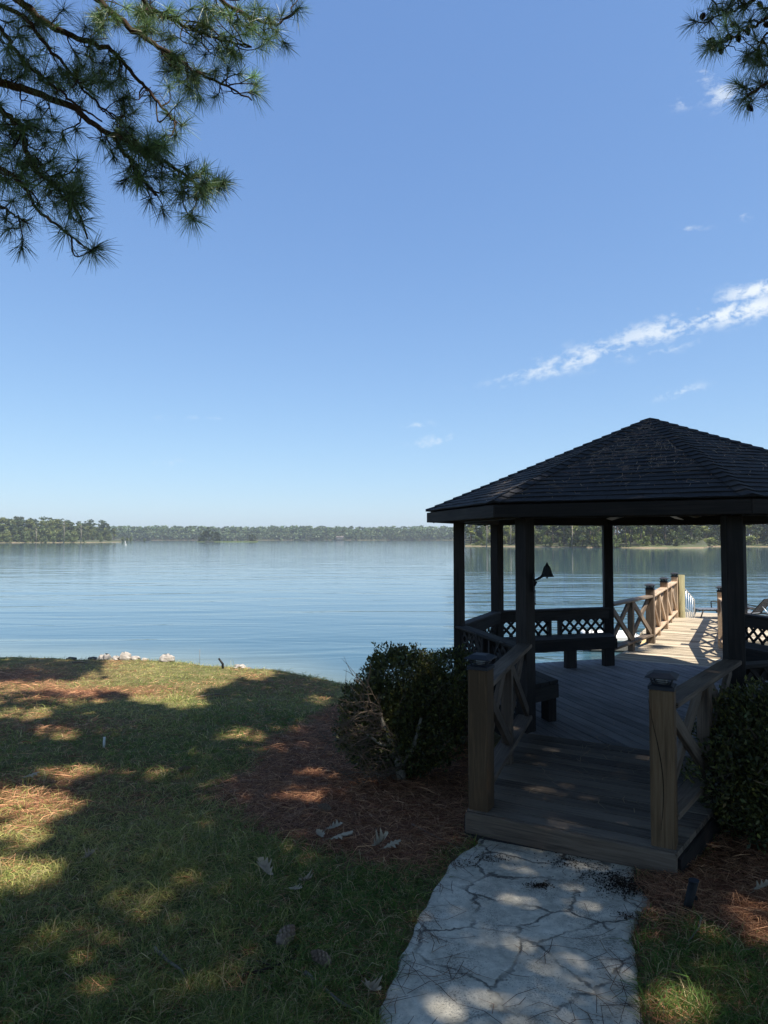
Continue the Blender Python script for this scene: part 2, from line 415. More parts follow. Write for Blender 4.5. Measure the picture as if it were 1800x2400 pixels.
c = n.mix(sepc.outputs[1], c, (0.3, 0.26, 0.2)); n.l(c, b.inputs['Base Color'])
bp = n.n('ShaderNodeBump', i_Strength=0.8, i_Distance=0.02); n.l(n2, bp.inputs['Height']); n.l(bp.outputs[0], b.inputs['Normal'])
b.inputs['Roughness'].default_value = 0.95; b.inputs['Specular IOR Level'].default_value = 0.1
gx = axis_grid(12, 2600, 0.12, 1.09); gx = np.concatenate([-gx[:0:-1], gx])
gy = axis_grid(20, 2800, 0.12, 1.09); gy = np.concatenate([-axis_grid(3, 400, 0.2, 1.2)[:0:-1], gy])
XX, YY = np.meshgrid(gx, gy); ZZ = gz(XX, YY)
V = np.stack([XX.ravel(), YY.ravel(), ZZ.ravel()], 1); nx, ny = len(gx), len(gy)
idx = np.arange(nx*ny).reshape(ny, nx); Fc = np.stack([idx[:-1, :-1], idx[:-1, 1:], idx[1:, 1:], idx[1:, :-1]], -1).reshape(-1, 4)
sw = straw_w(XX.ravel(), YY.ravel()); sand = np.clip((YY.ravel()-crest(XX.ravel())-0.35)/0.5, 0, 1)
cols = np.stack([sw, sand, 0*sw], 1)
go = npmesh('ground', V, Fc, 4, gm, cols=cols, smooth=True); tag(go, kind='structure')

# ------------------------------------------------------------------ water
wm, n, b = newmat('lake_water')
tco = n.n('ShaderNodeTexCoord').outputs['Object']
sepx = n.n('ShaderNodeSeparateXYZ'); n.l(tco, sepx.inputs[0])
swell = n.noise(n.mapping(tco, sc=(0.10, 0.42, 1), rot=(0, 0, math.radians(-6))), 1.0, 3, 0.5, 0.6)
rip = n.noise(n.mapping(tco, sc=(0.55, 2.0, 1), rot=(0, 0, math.radians(5))), 1.0, 3, 0.55, 0.5)
small = n.noise(n.mapping(tco, sc=(3.0, 7.0, 1)), 1.0, 2, 0.5)
patch = n.noise(n.mapping(tco, sc=(0.012, 0.03, 1)), 1.0, 2, 0.5)
cove = n.m('MULTIPLY', n.m('SUBTRACT', n.m('DIVIDE', sepx.outputs[0], n.m('MAXIMUM', sepx.outputs[1], 1)), 0.085), 18, clamp=True)
farw = n.m('MULTIPLY', n.m('SUBTRACT', sepx.outputs[1], 38), 1/34, clamp=True)
rgt_unused = None
rgt = n.m('MULTIPLY_ADD', n.m('SUBTRACT', sepx.outputs[0], n.m('MULTIPLY', sepx.outputs[1], 0.02)), 0.08, 0.25, clamp=True)   # livelier chop in the cove on the right
calm = n.mix(farw, 2.6, .17, typ='FLOAT')
amp = n.m('MULTIPLY', n.mix(cove, .42, calm, typ='FLOAT'), n.m('MULTIPLY_ADD', patch, 1.0, 0.5))
h = n.m('ADD', n.m('MULTIPLY', swell, 1.0), n.m('ADD', n.m('MULTIPLY', rip, 0.13), n.m('MULTIPLY', small, 0.012)))
bp = n.n('ShaderNodeBump', i_Strength=1.0, i_Distance=0.16); n.l(n.m('MULTIPLY', h, amp), bp.inputs['Height'])
n.l(bp.outputs[0], b.inputs['Normal'])
att = n.n('ShaderNodeAttribute', attribute_name='col'); sepc = n.n('ShaderNodeSeparateColor'); n.l(att.outputs['Color'], sepc.inputs[0])
c = n.mix(sepc.outputs[0], (0.035, 0.08, 0.105), (0.22, 0.24, 0.17)); n.l(c, b.inputs['Base Color'])
b.inputs['Roughness'].default_value = 0.04; b.inputs['IOR'].default_value = 1.333
wx = axis_grid(30, 2500, 0.5, 1.15); wx = np.concatenate([-wx[:0:-1], wx]); wy = axis_grid(32, 2700, 0.5, 1.15)+2
XX, YY = np.meshgrid(wx, wy)
sh = np.clip(1-(YY-crest(XX)-0.6)/6.0, 0, 1)**1.5*np.where(XX < 14, 1, .3)
V = np.stack([XX.ravel(), YY.ravel(), np.full(XX.size, WZ)], 1); nx, ny = len(wx), len(wy)
idx = np.arange(nx*ny).reshape(ny, nx); Fc = np.stack([idx[:-1, :-1], idx[:-1, 1:], idx[1:, 1:], idx[1:, :-1]], -1).reshape(-1, 4)
wo_ = npmesh('water', V, Fc, 4, wm, cols=np.stack([sh.ravel()]*3, 1), smooth=True); tag(wo_, kind='structure')

# ------------------------------------------------------------------ path
pL = [G(*p) for p in [(1112, 1985), (1062, 2012), (1010, 2085), (958, 2170), (915, 2270), (872, 2400)]]
pR = [G(*p) for p in [(1500, 2042), (1490, 2062), (1532, 2120), (1492, 2185), (1512, 2270), (1524, 2400)]]
pm, n, b = newmat('stamped_concrete')
tco = n.n('ShaderNodeTexCoord').outputs['Object']
wv = n.n('ShaderNodeVectorMath', operation='ADD'); n.l(tco, wv.inputs[0])
dsp = n.n('ShaderNodeVectorMath', operation='SCALE'); n.l(n.noise(tco, 2.6, 5, 0.65, 0, 1), dsp.inputs[0]); dsp.inputs['Scale'].default_value = 0.28; n.l(dsp.outputs[0], wv.inputs[1])
vor = n.n('ShaderNodeTexVoronoi', feature='DISTANCE_TO_EDGE'); vor.inputs['Scale'].default_value = 2.5; n.l(wv.outputs[0], vor.inputs['Vector'])
line = n.ramp(vor.outputs[0], [(0.0, (1, 1, 1)), (0.013, (0.85, .85, .85)), (0.029, (0, 0, 0))])
fadel = n.m('MULTIPLY', line, n.m('MULTIPLY', n.m('SUBTRACT', n.noise(tco, 3.5, 3, 0.6), 0.36), 5.0, clamp=True))
ncol = n.noise(tco, 3.0, 5, 0.62); spk = n.noise(tco, 120, 3, 0.75); mid = n.noise(tco, 18, 4, 0.7)
c = n.ramp(n.m('ADD', n.m('MULTIPLY', ncol, .45), n.m('MULTIPLY', mid, .55)), [(0.36, (0.38, 0.355, 0.285)), (0.5, (0.6, 0.555, 0.45)), (0.64, (0.8, 0.74, 0.61))])
c = n.mix(n.m('MULTIPLY', n.m('LESS_THAN', n.m('ADD', spk, n.m('MULTIPLY', n.m('SUBTRACT', n.noise(tco, 5, 3, .6), .5), .5)), 0.395), 0.55), c, (0.06, 0.055, 0.05))
c = n.mix(n.m('MULTIPLY', fadel, 0.85), c, (0.03, 0.027, 0.024)); n.l(c, b.inputs['Base Color'])
hh = n.m('SUBTRACT', n.m('ADD', n.m('MULTIPLY', mid, 0.5), n.m('MULTIPLY', ncol, 1.0)), n.m('MULTIPLY', fadel, 0.7))
bp = n.n('ShaderNodeBump', i_Strength=0.7, i_Distance=0.02); n.l(hh, bp.inputs['Height']); n.l(bp.outputs[0], b.inputs['Normal'])
b.inputs['Roughness'].default_value = 0.8
def edge(lst, y):
    ys = [p.y for p in lst][::-1]; xs = [p.x for p in lst][::-1]
    return np.interp(y, ys, xs)
ys = np.linspace(-3.0, pL[0].y+0.55, 150); NU = 28
rows = []
for y in ys:
    xl = edge(pL, y) + 0.012*math.sin(y*4.3)+0.006*math.sin(y*19+1)+RG.normal(0, .005); xr = edge(pR, y) + 0.012*math.sin(y*3.1+2)+0.006*math.sin(y*17)+RG.normal(0, .005)
    for k in range(NU+1):
        f = k/NU; x = xl+(xr-xl)*f; e = min(f, 1-f)*NU
        rows.append((x, y, gzf(x, y) + (0.022 if e > 0.5 else -0.03)))
V = np.array(rows); idx = np.arange(len(rows)).reshape(len(ys), NU+1)
Fc = np.stack([idx[:-1, :-1], idx[:-1, 1:], idx[1:, 1:], idx[1:, :-1]], -1).reshape(-1, 4)
po = npmesh('path', V, Fc, 4, pm, smooth=True); tag(po, kind='structure')
PATH = [(edge(pL, y), y) for y in ys[::6]] + [(edge(pR, y), y) for y in ys[::-6]]

PATHI = [(edge(pL, y)+.028+.02*math.sin(y*13), y) for y in ys[::3]] + [(edge(pR, y)-.03+.02*math.sin(y*11), y) for y in ys[::-3]]
# ------------------------------------------------------------------ gazebo frame of reference
ANG = 0.4972
U2 = Vector((math.cos(ANG), -math.sin(ANG), 0)); A2 = Vector((math.sin(ANG), math.cos(ANG), 0)); UP = Vector((0, 0, 1))
GC = Vector((3.175, 8.006, 0)); R = 2.331; RE = 2.715
def gv(k, r): t = math.radians(22.5+45*k); return GC - A2*(r*math.cos(t)) - U2*(r*math.sin(t))
PV = [gv(k, R) for k in range(8)]          # 0 front left, 1..3 left side, 4 back right, 7 front right
PV[1] += Vector((0.06, 0, 0)); PV[2] += Vector((-0.07, -0.03, 0))
EV = [gv(k, RE) for k in range(8)]; EV[0] += Vector((-0.03, -.02, 0)); EV[1] += Vector((0.07, 0.02, 0))
ZB, ZF, ZA = 2.037, 2.156, 3.25
gaz = empty('gazebo', GC, 'dark octagonal timber gazebo with black shingle roof, built-in benches and lattice sides', 'gazebo')
for k in range(8):
    p = PV[k]; d = (p-GC).normalized(); mb = MB(); zlow = min(gzf(p.x, p.y), -0.2)-0.2
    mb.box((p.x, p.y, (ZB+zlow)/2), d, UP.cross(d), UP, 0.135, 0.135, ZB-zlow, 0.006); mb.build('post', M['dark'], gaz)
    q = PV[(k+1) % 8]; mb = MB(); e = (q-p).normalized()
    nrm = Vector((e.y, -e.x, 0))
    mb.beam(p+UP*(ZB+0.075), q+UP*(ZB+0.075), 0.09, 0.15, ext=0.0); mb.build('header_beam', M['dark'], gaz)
    a, c = EV[k], EV[(k+1) % 8]; mb = MB()
    mb.beam(a+UP*((ZB+ZF)/2), c+UP*((ZB+ZF)/2), 0.036, ZF-ZB, ext=0.004); mb.build('fascia_board', M['dark'], gaz)
    mb = MB(); mb.beam(a*0.985+GC*0.015+UP*(ZF-0.07), GC+UP*(ZA-0.14), 0.05, 0.13); mb.build('rafter', M['dark'], gaz)
# roof shingles: real overlapping courses
sm_, n, b = newmat('asphalt_shingles')
uv = n.n('ShaderNodeUVMap').outputs[0]
br = n.n('ShaderNodeTexBrick'); br.offset = 0.5; br.inputs['Scale'].default_value = 1.0
br.inputs['Mortar Size'].default_value = 0.006; br.inputs['Brick Width'].default_value = 0.3; br.inputs['Row Height'].default_value = 0.145
br.inputs['Color1'].default_value = (0.014, 0.015, 0.019, 1); br.inputs['Color2'].default_value = (0.036, 0.036, 0.042, 1); br.inputs['Mortar'].default_value = (0.004, 0.004, 0.005, 1)
n.l(uv, br.inputs['Vector'])
gr_ = n.noise(uv, 160, 3, 0.7); mo = n.noise(uv, 1.7, 5, 0.6)
c = n.mix(n.m('MULTIPLY', gr_, 0.5), br.outputs['Color'], (0.05, 0.05, 0.055))
c = n.mix(n.m('MULTIPLY', n.m('SUBTRACT', mo, 0.55), 3.6, clamp=True), c, (0.08, 0.066, 0.056)); n.l(c, b.inputs['Base Color'])
bp = n.n('ShaderNodeBump', i_Strength=0.6, i_Distance=0.006); n.l(gr_, bp.inputs['Height']); n.l(bp.outputs[0], b.inputs['Normal'])
b.inputs['Roughness'].default_value = 0.85; b.inputs['Specular IOR Level'].default_value = 0.3
M['shingle'] = sm_
NCR = 24; mb = MB(); mh = MB()
for k in range(8):
    a, c = EV[k], EV[(k+1) % 8]; a = GC+(a-GC)*1.012; c = GC+(c-GC)*1.012
    e = (c-a).normalized(); m = (a+c)/2; slope = ((m-GC).length**2+(ZA-ZF)**2)**0.5
    nrm = e.cross(UP); nrm = (nrm if nrm.dot(m-GC) > 0 else -nrm); nrm = (nrm*(ZA-ZF)+UP*(m-GC).length).normalized()
    P = lambda base, t: Vector((GC.x+(base.x-GC.x)*(1-t), GC.y+(base.y-GC.y)*(1-t), ZF+0.02+(ZA-ZF)*t))
    for i in range(NCR):
        t0, t1 = i/NCR, (i+1)/NCR; lift = nrm*0.008; SEG = max(1, int(14*(1-t0)))
        js = [random.uniform(-.0045, .0045) for _ in range(SEG+1)]
        for j in range(SEG):
            s0, s1 = j/SEG, (j+1)/SEG
            p00 = P(a, t0).lerp(P(c, t0), s0)+lift+UP*js[j]; p01 = P(a, t0).lerp(P(c, t0), s1)+lift+UP*js[j+1]
            p10 = P(a, t1).lerp(P(c, t1), s0); p11 = P(a, t1).lerp(P(c, t1), s1)
            g0 = P(a, t0).lerp(P(c, t0), s0)-lift*0.5; g1 = P(a, t0).lerp(P(c, t0), s1)-lift*0.5
            uvf = lambda p: ((p-m).dot(e)+k*7, (i+0.02)*0.145)
            u0, u1 = (p00-m).dot(e)+k*7, (p01-m).dot(e)+k*7
            mb.face([p00, p01, p11, p10], [(u0, i*.145+.01), (u1, i*.145+.01), (u1, (i+1)*.145-.005), (u0, (i+1)*.145-.005)])
            mb.face([g0, g1, p01, p00], [(u0, 0.001)]*4)
        # hip cap piece
        h0, h1 = P(a, t0), P(a, t1); hd = (h1-h0).normalized()
        for sg, nb in ((1, (c-a).normalized()), (-1, (EV[k-1]-EV[k]).normalized())):
            side = (nb - hd*nb.dot(hd)).normalized()*0.085*(1 if i < NCR-2 else .6)
            q0 = h0+UP*0.026; q1 = h1+UP*0.014; s0 = h0+side+UP*0.017; s1 = h1+side+UP*0.006
            f = [q0, s0, s1, q1] if sg > 0 else [q0, q1, s1, s0]
            mh.face(f, [(k*3, i*.145+.01), (k*3+.08, i*.145+.01), (k*3+.08, i*.145+.12), (k*3, i*.145+.12)])
            mh.face([q0, s0, s0-UP*.014, q0-UP*.014], [(0, .001)]*4)
roof = mb.build('roof', M['shingle'], gaz); mh.build('hip_cap', M['shingle'], roof)
mb = MB()
for k in range(8):
    a, c = EV[k], EV[(k+1) % 8]; mb.face([a+UP*(ZF-.004), GC+UP*(ZA-.05), c+UP*(ZF-.004)])
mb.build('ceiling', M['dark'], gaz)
# floor boards
OCT = [tuple((GC+(p-GC)*1.03).xy) for p in PV]
def ccw(poly):
    ar = sum(poly[i][0]*poly[(i+1) % len(poly)][1]-poly[(i+1) % len(poly)][0]*poly[i][1] for i in range(len(poly)))
    return poly if ar > 0 else poly[::-1]
OCT = ccw(OCT)
dg = (A2 - U2).normalized()
mb = MB(); boards(mb, OCT, (dg.x, dg.y), 0.145, 0.016, -0.036, 0.0); mb.build('floor', M['floor'], gaz)
mb = MB()
for k in range(8):
    mb.beam(PV[k]+UP*-0.12, PV[(k+1) % 8]+UP*-0.12, 0.045, 0.16)
for i in range(-2, 3):
    c0 = GC+U2*(i*0.75); h = 2.0 if abs(i) < 2 else 1.3; mb.beam(c0-A2*h-UP*.12, c0+A2*h-UP*.12, 0.045, 0.16)
mb.build('floor_frame', M['dark'], gaz)
# sides with rails, lattice, benches
def lattice(mb, p, q, z0, z1, off, wd=0.038, pitch=0.105, th=0.007):
    e = (q-p).normalized(); L = (q-p).length; nrm = Vector((-e.y, e.x, 0)); H = z1-z0
    for dirn in (1, -1):
        x = -H if dirn > 0 else 0.0
        x += 0.02
        while x < (L if dirn > 0 else L+H):
            t0, t1 = 0.0, H; xa, xb = x, x+dirn*H
            pts = []
            lo, hi = 0.0, H                      # clip param t so 0 <= x+dirn*t <= L
            if dirn > 0: lo = max(lo, -x); hi = min(hi, L-x)
            else: lo = max(lo, x-L); hi = min(hi, x)
            if hi-lo > 0.04:
                a = p+e*(x+dirn*lo)+UP*(z0+lo)+nrm*(off+dirn*th*0.5); c = p+e*(x+dirn*hi)+UP*(z0+hi)+nrm*(off+dirn*th*0.5)
                mb.beam(a, c, wd, th, up=nrm.cross((c-a).normalized()).cross((c-a).normalized())*-1 if False else nrm, bev=0)
            x += pitch*1.414
for k in (0, 1, 2, 4, 5, 6):
    p, q = PV[k], PV[(k+1) % 8]; e = (q-p).normalized(); L = (q-p).length
    inn = (GC-(p+q)/2); inn.z = 0; inn.normalize()
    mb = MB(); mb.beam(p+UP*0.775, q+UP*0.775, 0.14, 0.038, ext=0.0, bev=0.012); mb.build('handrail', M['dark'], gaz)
    mb = MB(); mb.beam(p+inn*0.045+UP*0.69, q+inn*0.045+UP*0.69, 0.03, 0.13); mb.build('back_board', M['dark'], gaz)
    mb = MB(); mid = (p+q)/2; hs = 0.09
    full = k in (0, 6)
    for s in (-1, 1): mb.box(mid+e*(s*hs)+UP*(0.37 if full else .56), e, inn, UP, 0.045, 0.08, 0.75 if full else .38, 0.003)
    mb.box(mid+UP*(0.05 if full else .385), e, inn, UP, L-.13, 0.04, 0.09 if full else .05, 0.003); mb.build('stud_frame', M['dark'], gaz)
    for (pa, pb) in ((p+e*0.07, mid-e*(hs+.022)), (mid+e*(hs+.022), q-e*0.07)):
        mb = MB(); lattice(mb, pa, pb, 0.1 if full else .41, 0.752, 0.0); mb.build('lattice_panel', M['dark'], gaz)
    # bench
    dI = 0.47; f_in = 1-dI/(R*math.cos(math.radians(22.5))); f_out = 1-0.07/(R*0.924)
    pi, qi, po_, qo = [GC+(v-GC)*f for v, f in ((p, f_in), (q, f_in), (p, f_out), (q, f_out))]
    mb = MB()
    for j in range(3):
        g0, g1 = j/3+.012, (j+1)/3-.012
        poly = ccw([tuple(pi.lerp(po_, g0).xy), tuple(qi.lerp(qo, g0).xy), tuple(qi.lerp(qo, g1).xy), tuple(pi.lerp(po_, g1).xy)])
        mb.prism(poly, 0.385, 0.42, (e.x, e.y))
    seat = mb.build('bench_seat', M['dark'], gaz)
    mb = MB(); mb.beam(pi+inn*-.02+UP*0.315, qi+inn*-.02+UP*0.315, 0.03, 0.138); mb.build('bench_apron', M['dark'], seat)
    for (v, ww) in ((pi.lerp(qi, 0.07 if k in (0, 4) else .5), 0.16), (pi.lerp(qi, 0.93 if k in (2, 6) else .52), 0.16 if k in (2, 6) else .05)):
        mb = MB(); mb.box(v-inn*0.06+UP*0.19, e, inn, UP, ww if ww > .1 else .05, 0.09, 0.386, 0.003)
        mb.build('bench_leg', M['dark'], gaz)
    if k in (0, 2, 4, 6):
        v0, v1 = (pi, po_) if k in (0, 4) else (qi, qo)
        mb = MB(); mb.beam(v0.lerp(v1, .03)+UP*0.315, v0.lerp(v1, .95)+UP*.315, 0.03, 0.138); mb.build('bench_end', M['dark'], gaz)

# ------------------------------------------------------------------ railings
def solar_cap(parent, top):
    c = Vector(top); ax, ay = U2, A2
    def frust(mb, z0, z1, w0, w1):
        a = [c+ax*(sx*w0/2)+ay*(sy*w0/2)+UP*z0 for sx, sy in ((-1, -1), (1, -1), (1, 1), (-1, 1))]
        t = [c+ax*(sx*w1/2)+ay*(sy*w1/2)+UP*z1 for sx, sy in ((-1, -1), (1, -1), (1, 1), (-1, 1))]
        for i in range(4): mb.face([a[i], a[(i+1) % 4], t[(i+1) % 4], t[i]])
        mb.face(t); mb.face(a[::-1])
    mb = MB()
    frust(mb, 0.0005, 0.022, 0.15, 0.15); frust(mb, 0.022, 0.03, 0.135, 0.105)
    frust(mb, 0.066, 0.072, 0.135, 0.182); frust(mb, 0.072, 0.078, 0.182, 0.178); frust(mb, 0.078, 0.1, 0.178, 0.1)
    for sx, sy in ((-1, -1), (1, -1), (1, 1), (-1, 1)):
        mb.tube([c+ax*(sx*.048)+ay*(sy*.048)+UP*.028, c+ax*(sx*.062)+ay*(sy*.062)+UP*.068], 0.005, 5)
    for z in (0.042, 0.054):
        w_ = .05+(z-.028)*.35
        pts = [c+ax*(sx*w_)+ay*(sy*w_)+UP*z for sx, sy in ((-1, -1), (1, -1), (1, 1), (-1, 1), (-1, -1))]
        for i in range(4): mb.tube(pts[i:i+2], 0.003, 4)
    o = mb.build('solar_cap', M['lamp'], parent)
    mb = MB(); mb.lathe(c+UP*.03, [(0.0, 0), (0.03, 0), (0.034, .02), (0.03, .036), (0, .037)], 10); mb.build('lamp_lens', M['lampglass'], o)
m_, n_, b_ = newmat('frosted_lens'); b_.inputs['Base Color'].default_value = (0.35, 0.36, 0.36, 1); b_.inputs['Roughness'].default_value = 0.2; M['lampglass'] = m_
def bay(root, p, q, mat, ztop=0.84, zbot=0.13, first=True):
    """one railing bay: flat cap, flat bottom rail, stout mid post and two crosses"""
    p, q = Vector(p), Vector(q); e = (q-p).normalized(); L = (q-p).length; side = Vector((-e.y, e.x, 0))
    ins = 0.06; pa, qa = p+e*ins, q-e*ins
    mb = MB(); mb.beam(pa+UP*(ztop-.019), qa+UP*(ztop-.019), 0.145, 0.038, bev=0.008); mb.build('handrail', mat, root)
    mb = MB(); mb.beam(pa+UP*(zbot+.019), qa+UP*(zbot+.019), 0.14, 0.038, bev=0.006); mb.build('bottom_rail', mat, root)
    mid = (p+q)/2; mb = MB(); mb.box(mid+UP*((ztop-.038)/2), e, side, UP, 0.088, 0.088, ztop-.038, 0.004); mb.build('middle_post', mat, root)
    for (a, c) in ((pa, mid-e*0.044), (mid+e*0.044, qa)):
        z0, z1 = zbot+.04, ztop-.04
        mb = MB(); mb.beam(a+UP*(z0+.03)+e*.01, c+UP*(z1-.03)-e*.01, 0.036, 0.085, up=side, bev=.003) if False else None
        for sgn, (s0, s1) in ((1, (a, c)), (-1, (c, a))):
            mb = MB(); u = s0+UP*(z0+.02); v = s1+UP*(z1-.02); dd = (v-u).normalized()
            mb.beam(u+side*(0.0195*sgn), v+side*(0.0195*sgn), 0.088, 0.037, up=side, bev=.003); mb.build('cross_brace', mat, root)
def railpost(root, p, mat, h=0.93, w_=0.14, cap=True, zlow=0.0, d=A2):
    mb = MB(); mb.box(Vector(p)+UP*((h+zlow)/2), d, UP.cross(d), UP, w_, w_, h-zlow, 0.006); o = mb.build('post', mat, root)
    if cap: solar_cap(o, Vector(p)+UP*h)
    return o
EL, ER = G0(1127, 1893), G0(1559, 1972)
ew = (ER-EL)
ER = EL + U2*ew.dot(U2) + A2*(ew.dot(A2)*0.5); EL = EL + A2*(ew.dot(A2)*0.25)
r1 = empty('entry_railing', EL, 'brown cross-braced timber railing on the left of the entry ramp, ending in a lamp-capped post', 'railing')
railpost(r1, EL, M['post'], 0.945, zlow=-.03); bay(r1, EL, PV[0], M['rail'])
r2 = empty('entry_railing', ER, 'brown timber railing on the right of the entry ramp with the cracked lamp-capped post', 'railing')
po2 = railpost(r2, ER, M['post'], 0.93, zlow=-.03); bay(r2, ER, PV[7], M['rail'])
# a long drying crack down the right post
mb = MB(); fx = -A2
for i in range(12):
    z0, z1 = 0.1+i*.065, 0.165+i*.065; x0, x1 = -.012+.03*math.sin(i*.35)-.003*i, -.012+.03*math.sin((i+1)*.35)-.003*(i+1)
    wk = 0.0022*math.sin(math.pi*(i+.5)/12)+.001
    c0 = ER+fx*0.0712+U2*x0+UP*z0; c1 = ER+fx*0.0712+U2*x1+UP*z1
    mb.face([c0-U2*wk, c0+U2*wk, c1+U2*wk, c1-U2*wk])
mb.build('crack', M['soil'], po2)
# entry deck
ent = empty('entry_deck', (EL+ER)/2, 'weathered plank entry ramp between the two brown railings', 'deck')
fl = EL - A2*0.09 - U2*0.07; fr = ER - A2*0.09 + U2*0.08
bl = PV[0]-U2*.09; brr = PV[7]+U2*.12
poly = ccw([tuple(fl.xy), tuple(fr.xy), tuple(brr.xy), tuple(bl.xy)])
ENTRY = poly
mid0 = (PV[0]+PV[7])/2; oc = R*math.cos(math.radians(22.5))*1.03
poly2 = clip(poly, (A2.x, A2.y), A2.x*GC.x+A2.y*GC.y-oc-0.002)
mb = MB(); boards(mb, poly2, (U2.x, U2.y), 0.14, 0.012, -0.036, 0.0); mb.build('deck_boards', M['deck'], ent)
mb = MB(); f0 = fl; f1 = fr
mb.beam(f0-A2*.022-UP*.07, f1-A2*.022-UP*.07, 0.04, 0.14, bev=.008); mb.build('front_beam', M['rail'], ent)
mb = MB(); mb.beam(f0-A2*.01-UP*.2, f1-A2*.01-UP*.2, 0.05, 0.12); mb.beam(fr+U2*.0-UP*.12, brr-UP*.12, .04, .16); mb.beam(fl-UP*.12, bl-UP*.12, .04, .16)
mb.build('skirt_frame', M['dark'], ent)

# dock walkway beyond the gazebo
def ua(u, a, z=0.0): return GC + U2*u + A2*a + UP*z
D1, D2, D3 = G0(1523, 1507), G0(1558, 1473), G0(1584, 1447)
def uvof(p): d = p-GC; return d.dot(U2), d.dot(A2)
us = [uvof(p) for p in (D1, D2, D3)]; HU = 0.62
a1, a2_, a3 = us[0][1], us[1][1], us[2][1]; ul = sum(u for u, _ in us)/3
print('dock', us)
dock = empty('dock_walkway', ua(0, (a1+a3)/2), 'sunlit tan plank walkway running out over the water behind the gazebo', 'dock')
HR = ul+2*abs(ul) if ul < 0 else ul+1.2
HR = ul+1.13
b0 = oc+.004
wpoly = ccw([tuple(ua(-R*.383*1.03, b0).xy), tuple(ua(R*.383*1.03, b0).xy), tuple(ua(HR+.1, a1).xy), tuple(ua(HR+.1, a3+.1).xy), tuple(ua(ul-.1, a3+.1).xy), tuple(ua(ul-.1, a1).xy)])
# two convex pieces
q1 = ccw([tuple(ua(-R*.383*1.03, b0).xy), tuple(ua(R*.383*1.03, b0).xy), tuple(ua(HR+.1, a1).xy), tuple(ua(ul-.1, a1).xy)])
q2 = ccw([tuple(ua(ul-.1, a1+.004).xy), tuple(ua(HR+.1, a1+.004).xy), tuple(ua(HR+.1, a3+.1).xy), tuple(ua(ul-.1, a3+.1).xy)])
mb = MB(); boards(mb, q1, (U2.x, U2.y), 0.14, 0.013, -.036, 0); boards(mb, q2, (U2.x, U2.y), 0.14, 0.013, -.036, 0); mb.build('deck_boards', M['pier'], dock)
mb = MB()
for u in (ul-.08, (ul+HR)/2, HR+.08): mb.beam(ua(u, b0, -.13), ua(u, a3+.08, -.13), .045, .18)
mb.beam(ua(ul-.1, a3+.13, -.1), ua(HR+.1, a3+.13, -.1), .04, .18); mb.build('stringers', M['prail'], dock)
for a in (a1, (a1+a3)/2, a3-.1):
    for u in (ul, HR):
        mb = MB(); mb.tube([ua(u, a, -3), ua(u, a, -.05)], .09, 10); mb.build('pile', M['green'], dock)
rl = empty('dock_railing', D1, 'cross-braced timber railing on the left of the sunlit dock walkway, three lamp-capped posts', 'railing')
P4 = PV[3]; L1, L2, L3 = ua(ul, a1), ua(ul, a2_), ua(ul, a3)
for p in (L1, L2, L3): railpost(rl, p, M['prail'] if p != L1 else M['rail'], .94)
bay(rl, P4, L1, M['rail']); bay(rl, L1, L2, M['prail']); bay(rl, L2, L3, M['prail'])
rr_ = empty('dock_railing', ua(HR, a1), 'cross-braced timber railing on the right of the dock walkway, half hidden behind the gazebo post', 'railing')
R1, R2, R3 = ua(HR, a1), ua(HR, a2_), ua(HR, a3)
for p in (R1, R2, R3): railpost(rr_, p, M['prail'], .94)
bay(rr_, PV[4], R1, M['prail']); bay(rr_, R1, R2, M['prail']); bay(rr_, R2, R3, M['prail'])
pb = G0(1598, 1447); mb = MB(); mb.tube([pb-UP*3.5, pb-UP*.5, pb+UP*.985], [.085, .08, .075], 14)
tag(mb.build('round_piling', M['green'], loc=pb), 'greenish round timber piling at the far end of the dock walkway', 'piling')
# gangway with aluminium side rails
g0 = at(1596, 1370, 17.2); gd = A2
gw = empty('gangway', (g0.x, g0.y, 0), 'bright aluminium gangway rail sloping down from the walkway end to the floating dock', 'gangway')
gu, ga = uvof(g0)
g1 = at(1627, 1405, 21.2); gdv = Vector((g1.x-g0.x, g1.y-g0.y, 0)); LT = gdv.length; gdv.normalize(); gpv = Vector((gdv.y, -gdv.x, 0))
def gp(u, t, z): return Vector((g0.x, g0.y, 0)) + gdv*t + gpv*u + UP*z
zt0, zt1 = g0.z, g1.z
for u in (0.0,):
    mb = MB()
    zt = lambda t: zt0+(zt1-zt0)*t/LT
    mb.tube([gp(u, 0, zt(0)-.95), gp(u, 0, zt(0)-.05), gp(u, .05, zt(0)), gp(u, LT-.1, zt(LT-.1)), gp(u, LT, zt(LT)-.06), gp(u, LT, zt(LT)-.95)], 0.02, 8)
    mb.build('side_rail', M['alu'], gw)
    mb = MB(); mb.tube([gp(u, 0, zt(0)-.5), gp(u, LT, zt(LT)-.5)], .012, 6); mb.tube([gp(u, 0, zt(0)-.95), gp(u, LT, zt(LT)-.95)], .03, 6); mb.build('middle_rail', M['alu'], gw)
    for i in range(1, 6):
        t = LT*i/6; mb = MB(); mb.tube([gp(u, t, zt(t)-.95), gp(u, t, zt(t))], .014, 6); mb.build('baluster', M['alu'], gw)
mb = MB()
for i in range(16):
    t0 = LT*i/16; mb.beam(gp(0.03, t0+.1, zt(t0+.1)-.96), gp(.87, t0+.1, zt(t0+.1)-.96), .2, .03)
mb.build('tread_deck', M['pier'], gw)
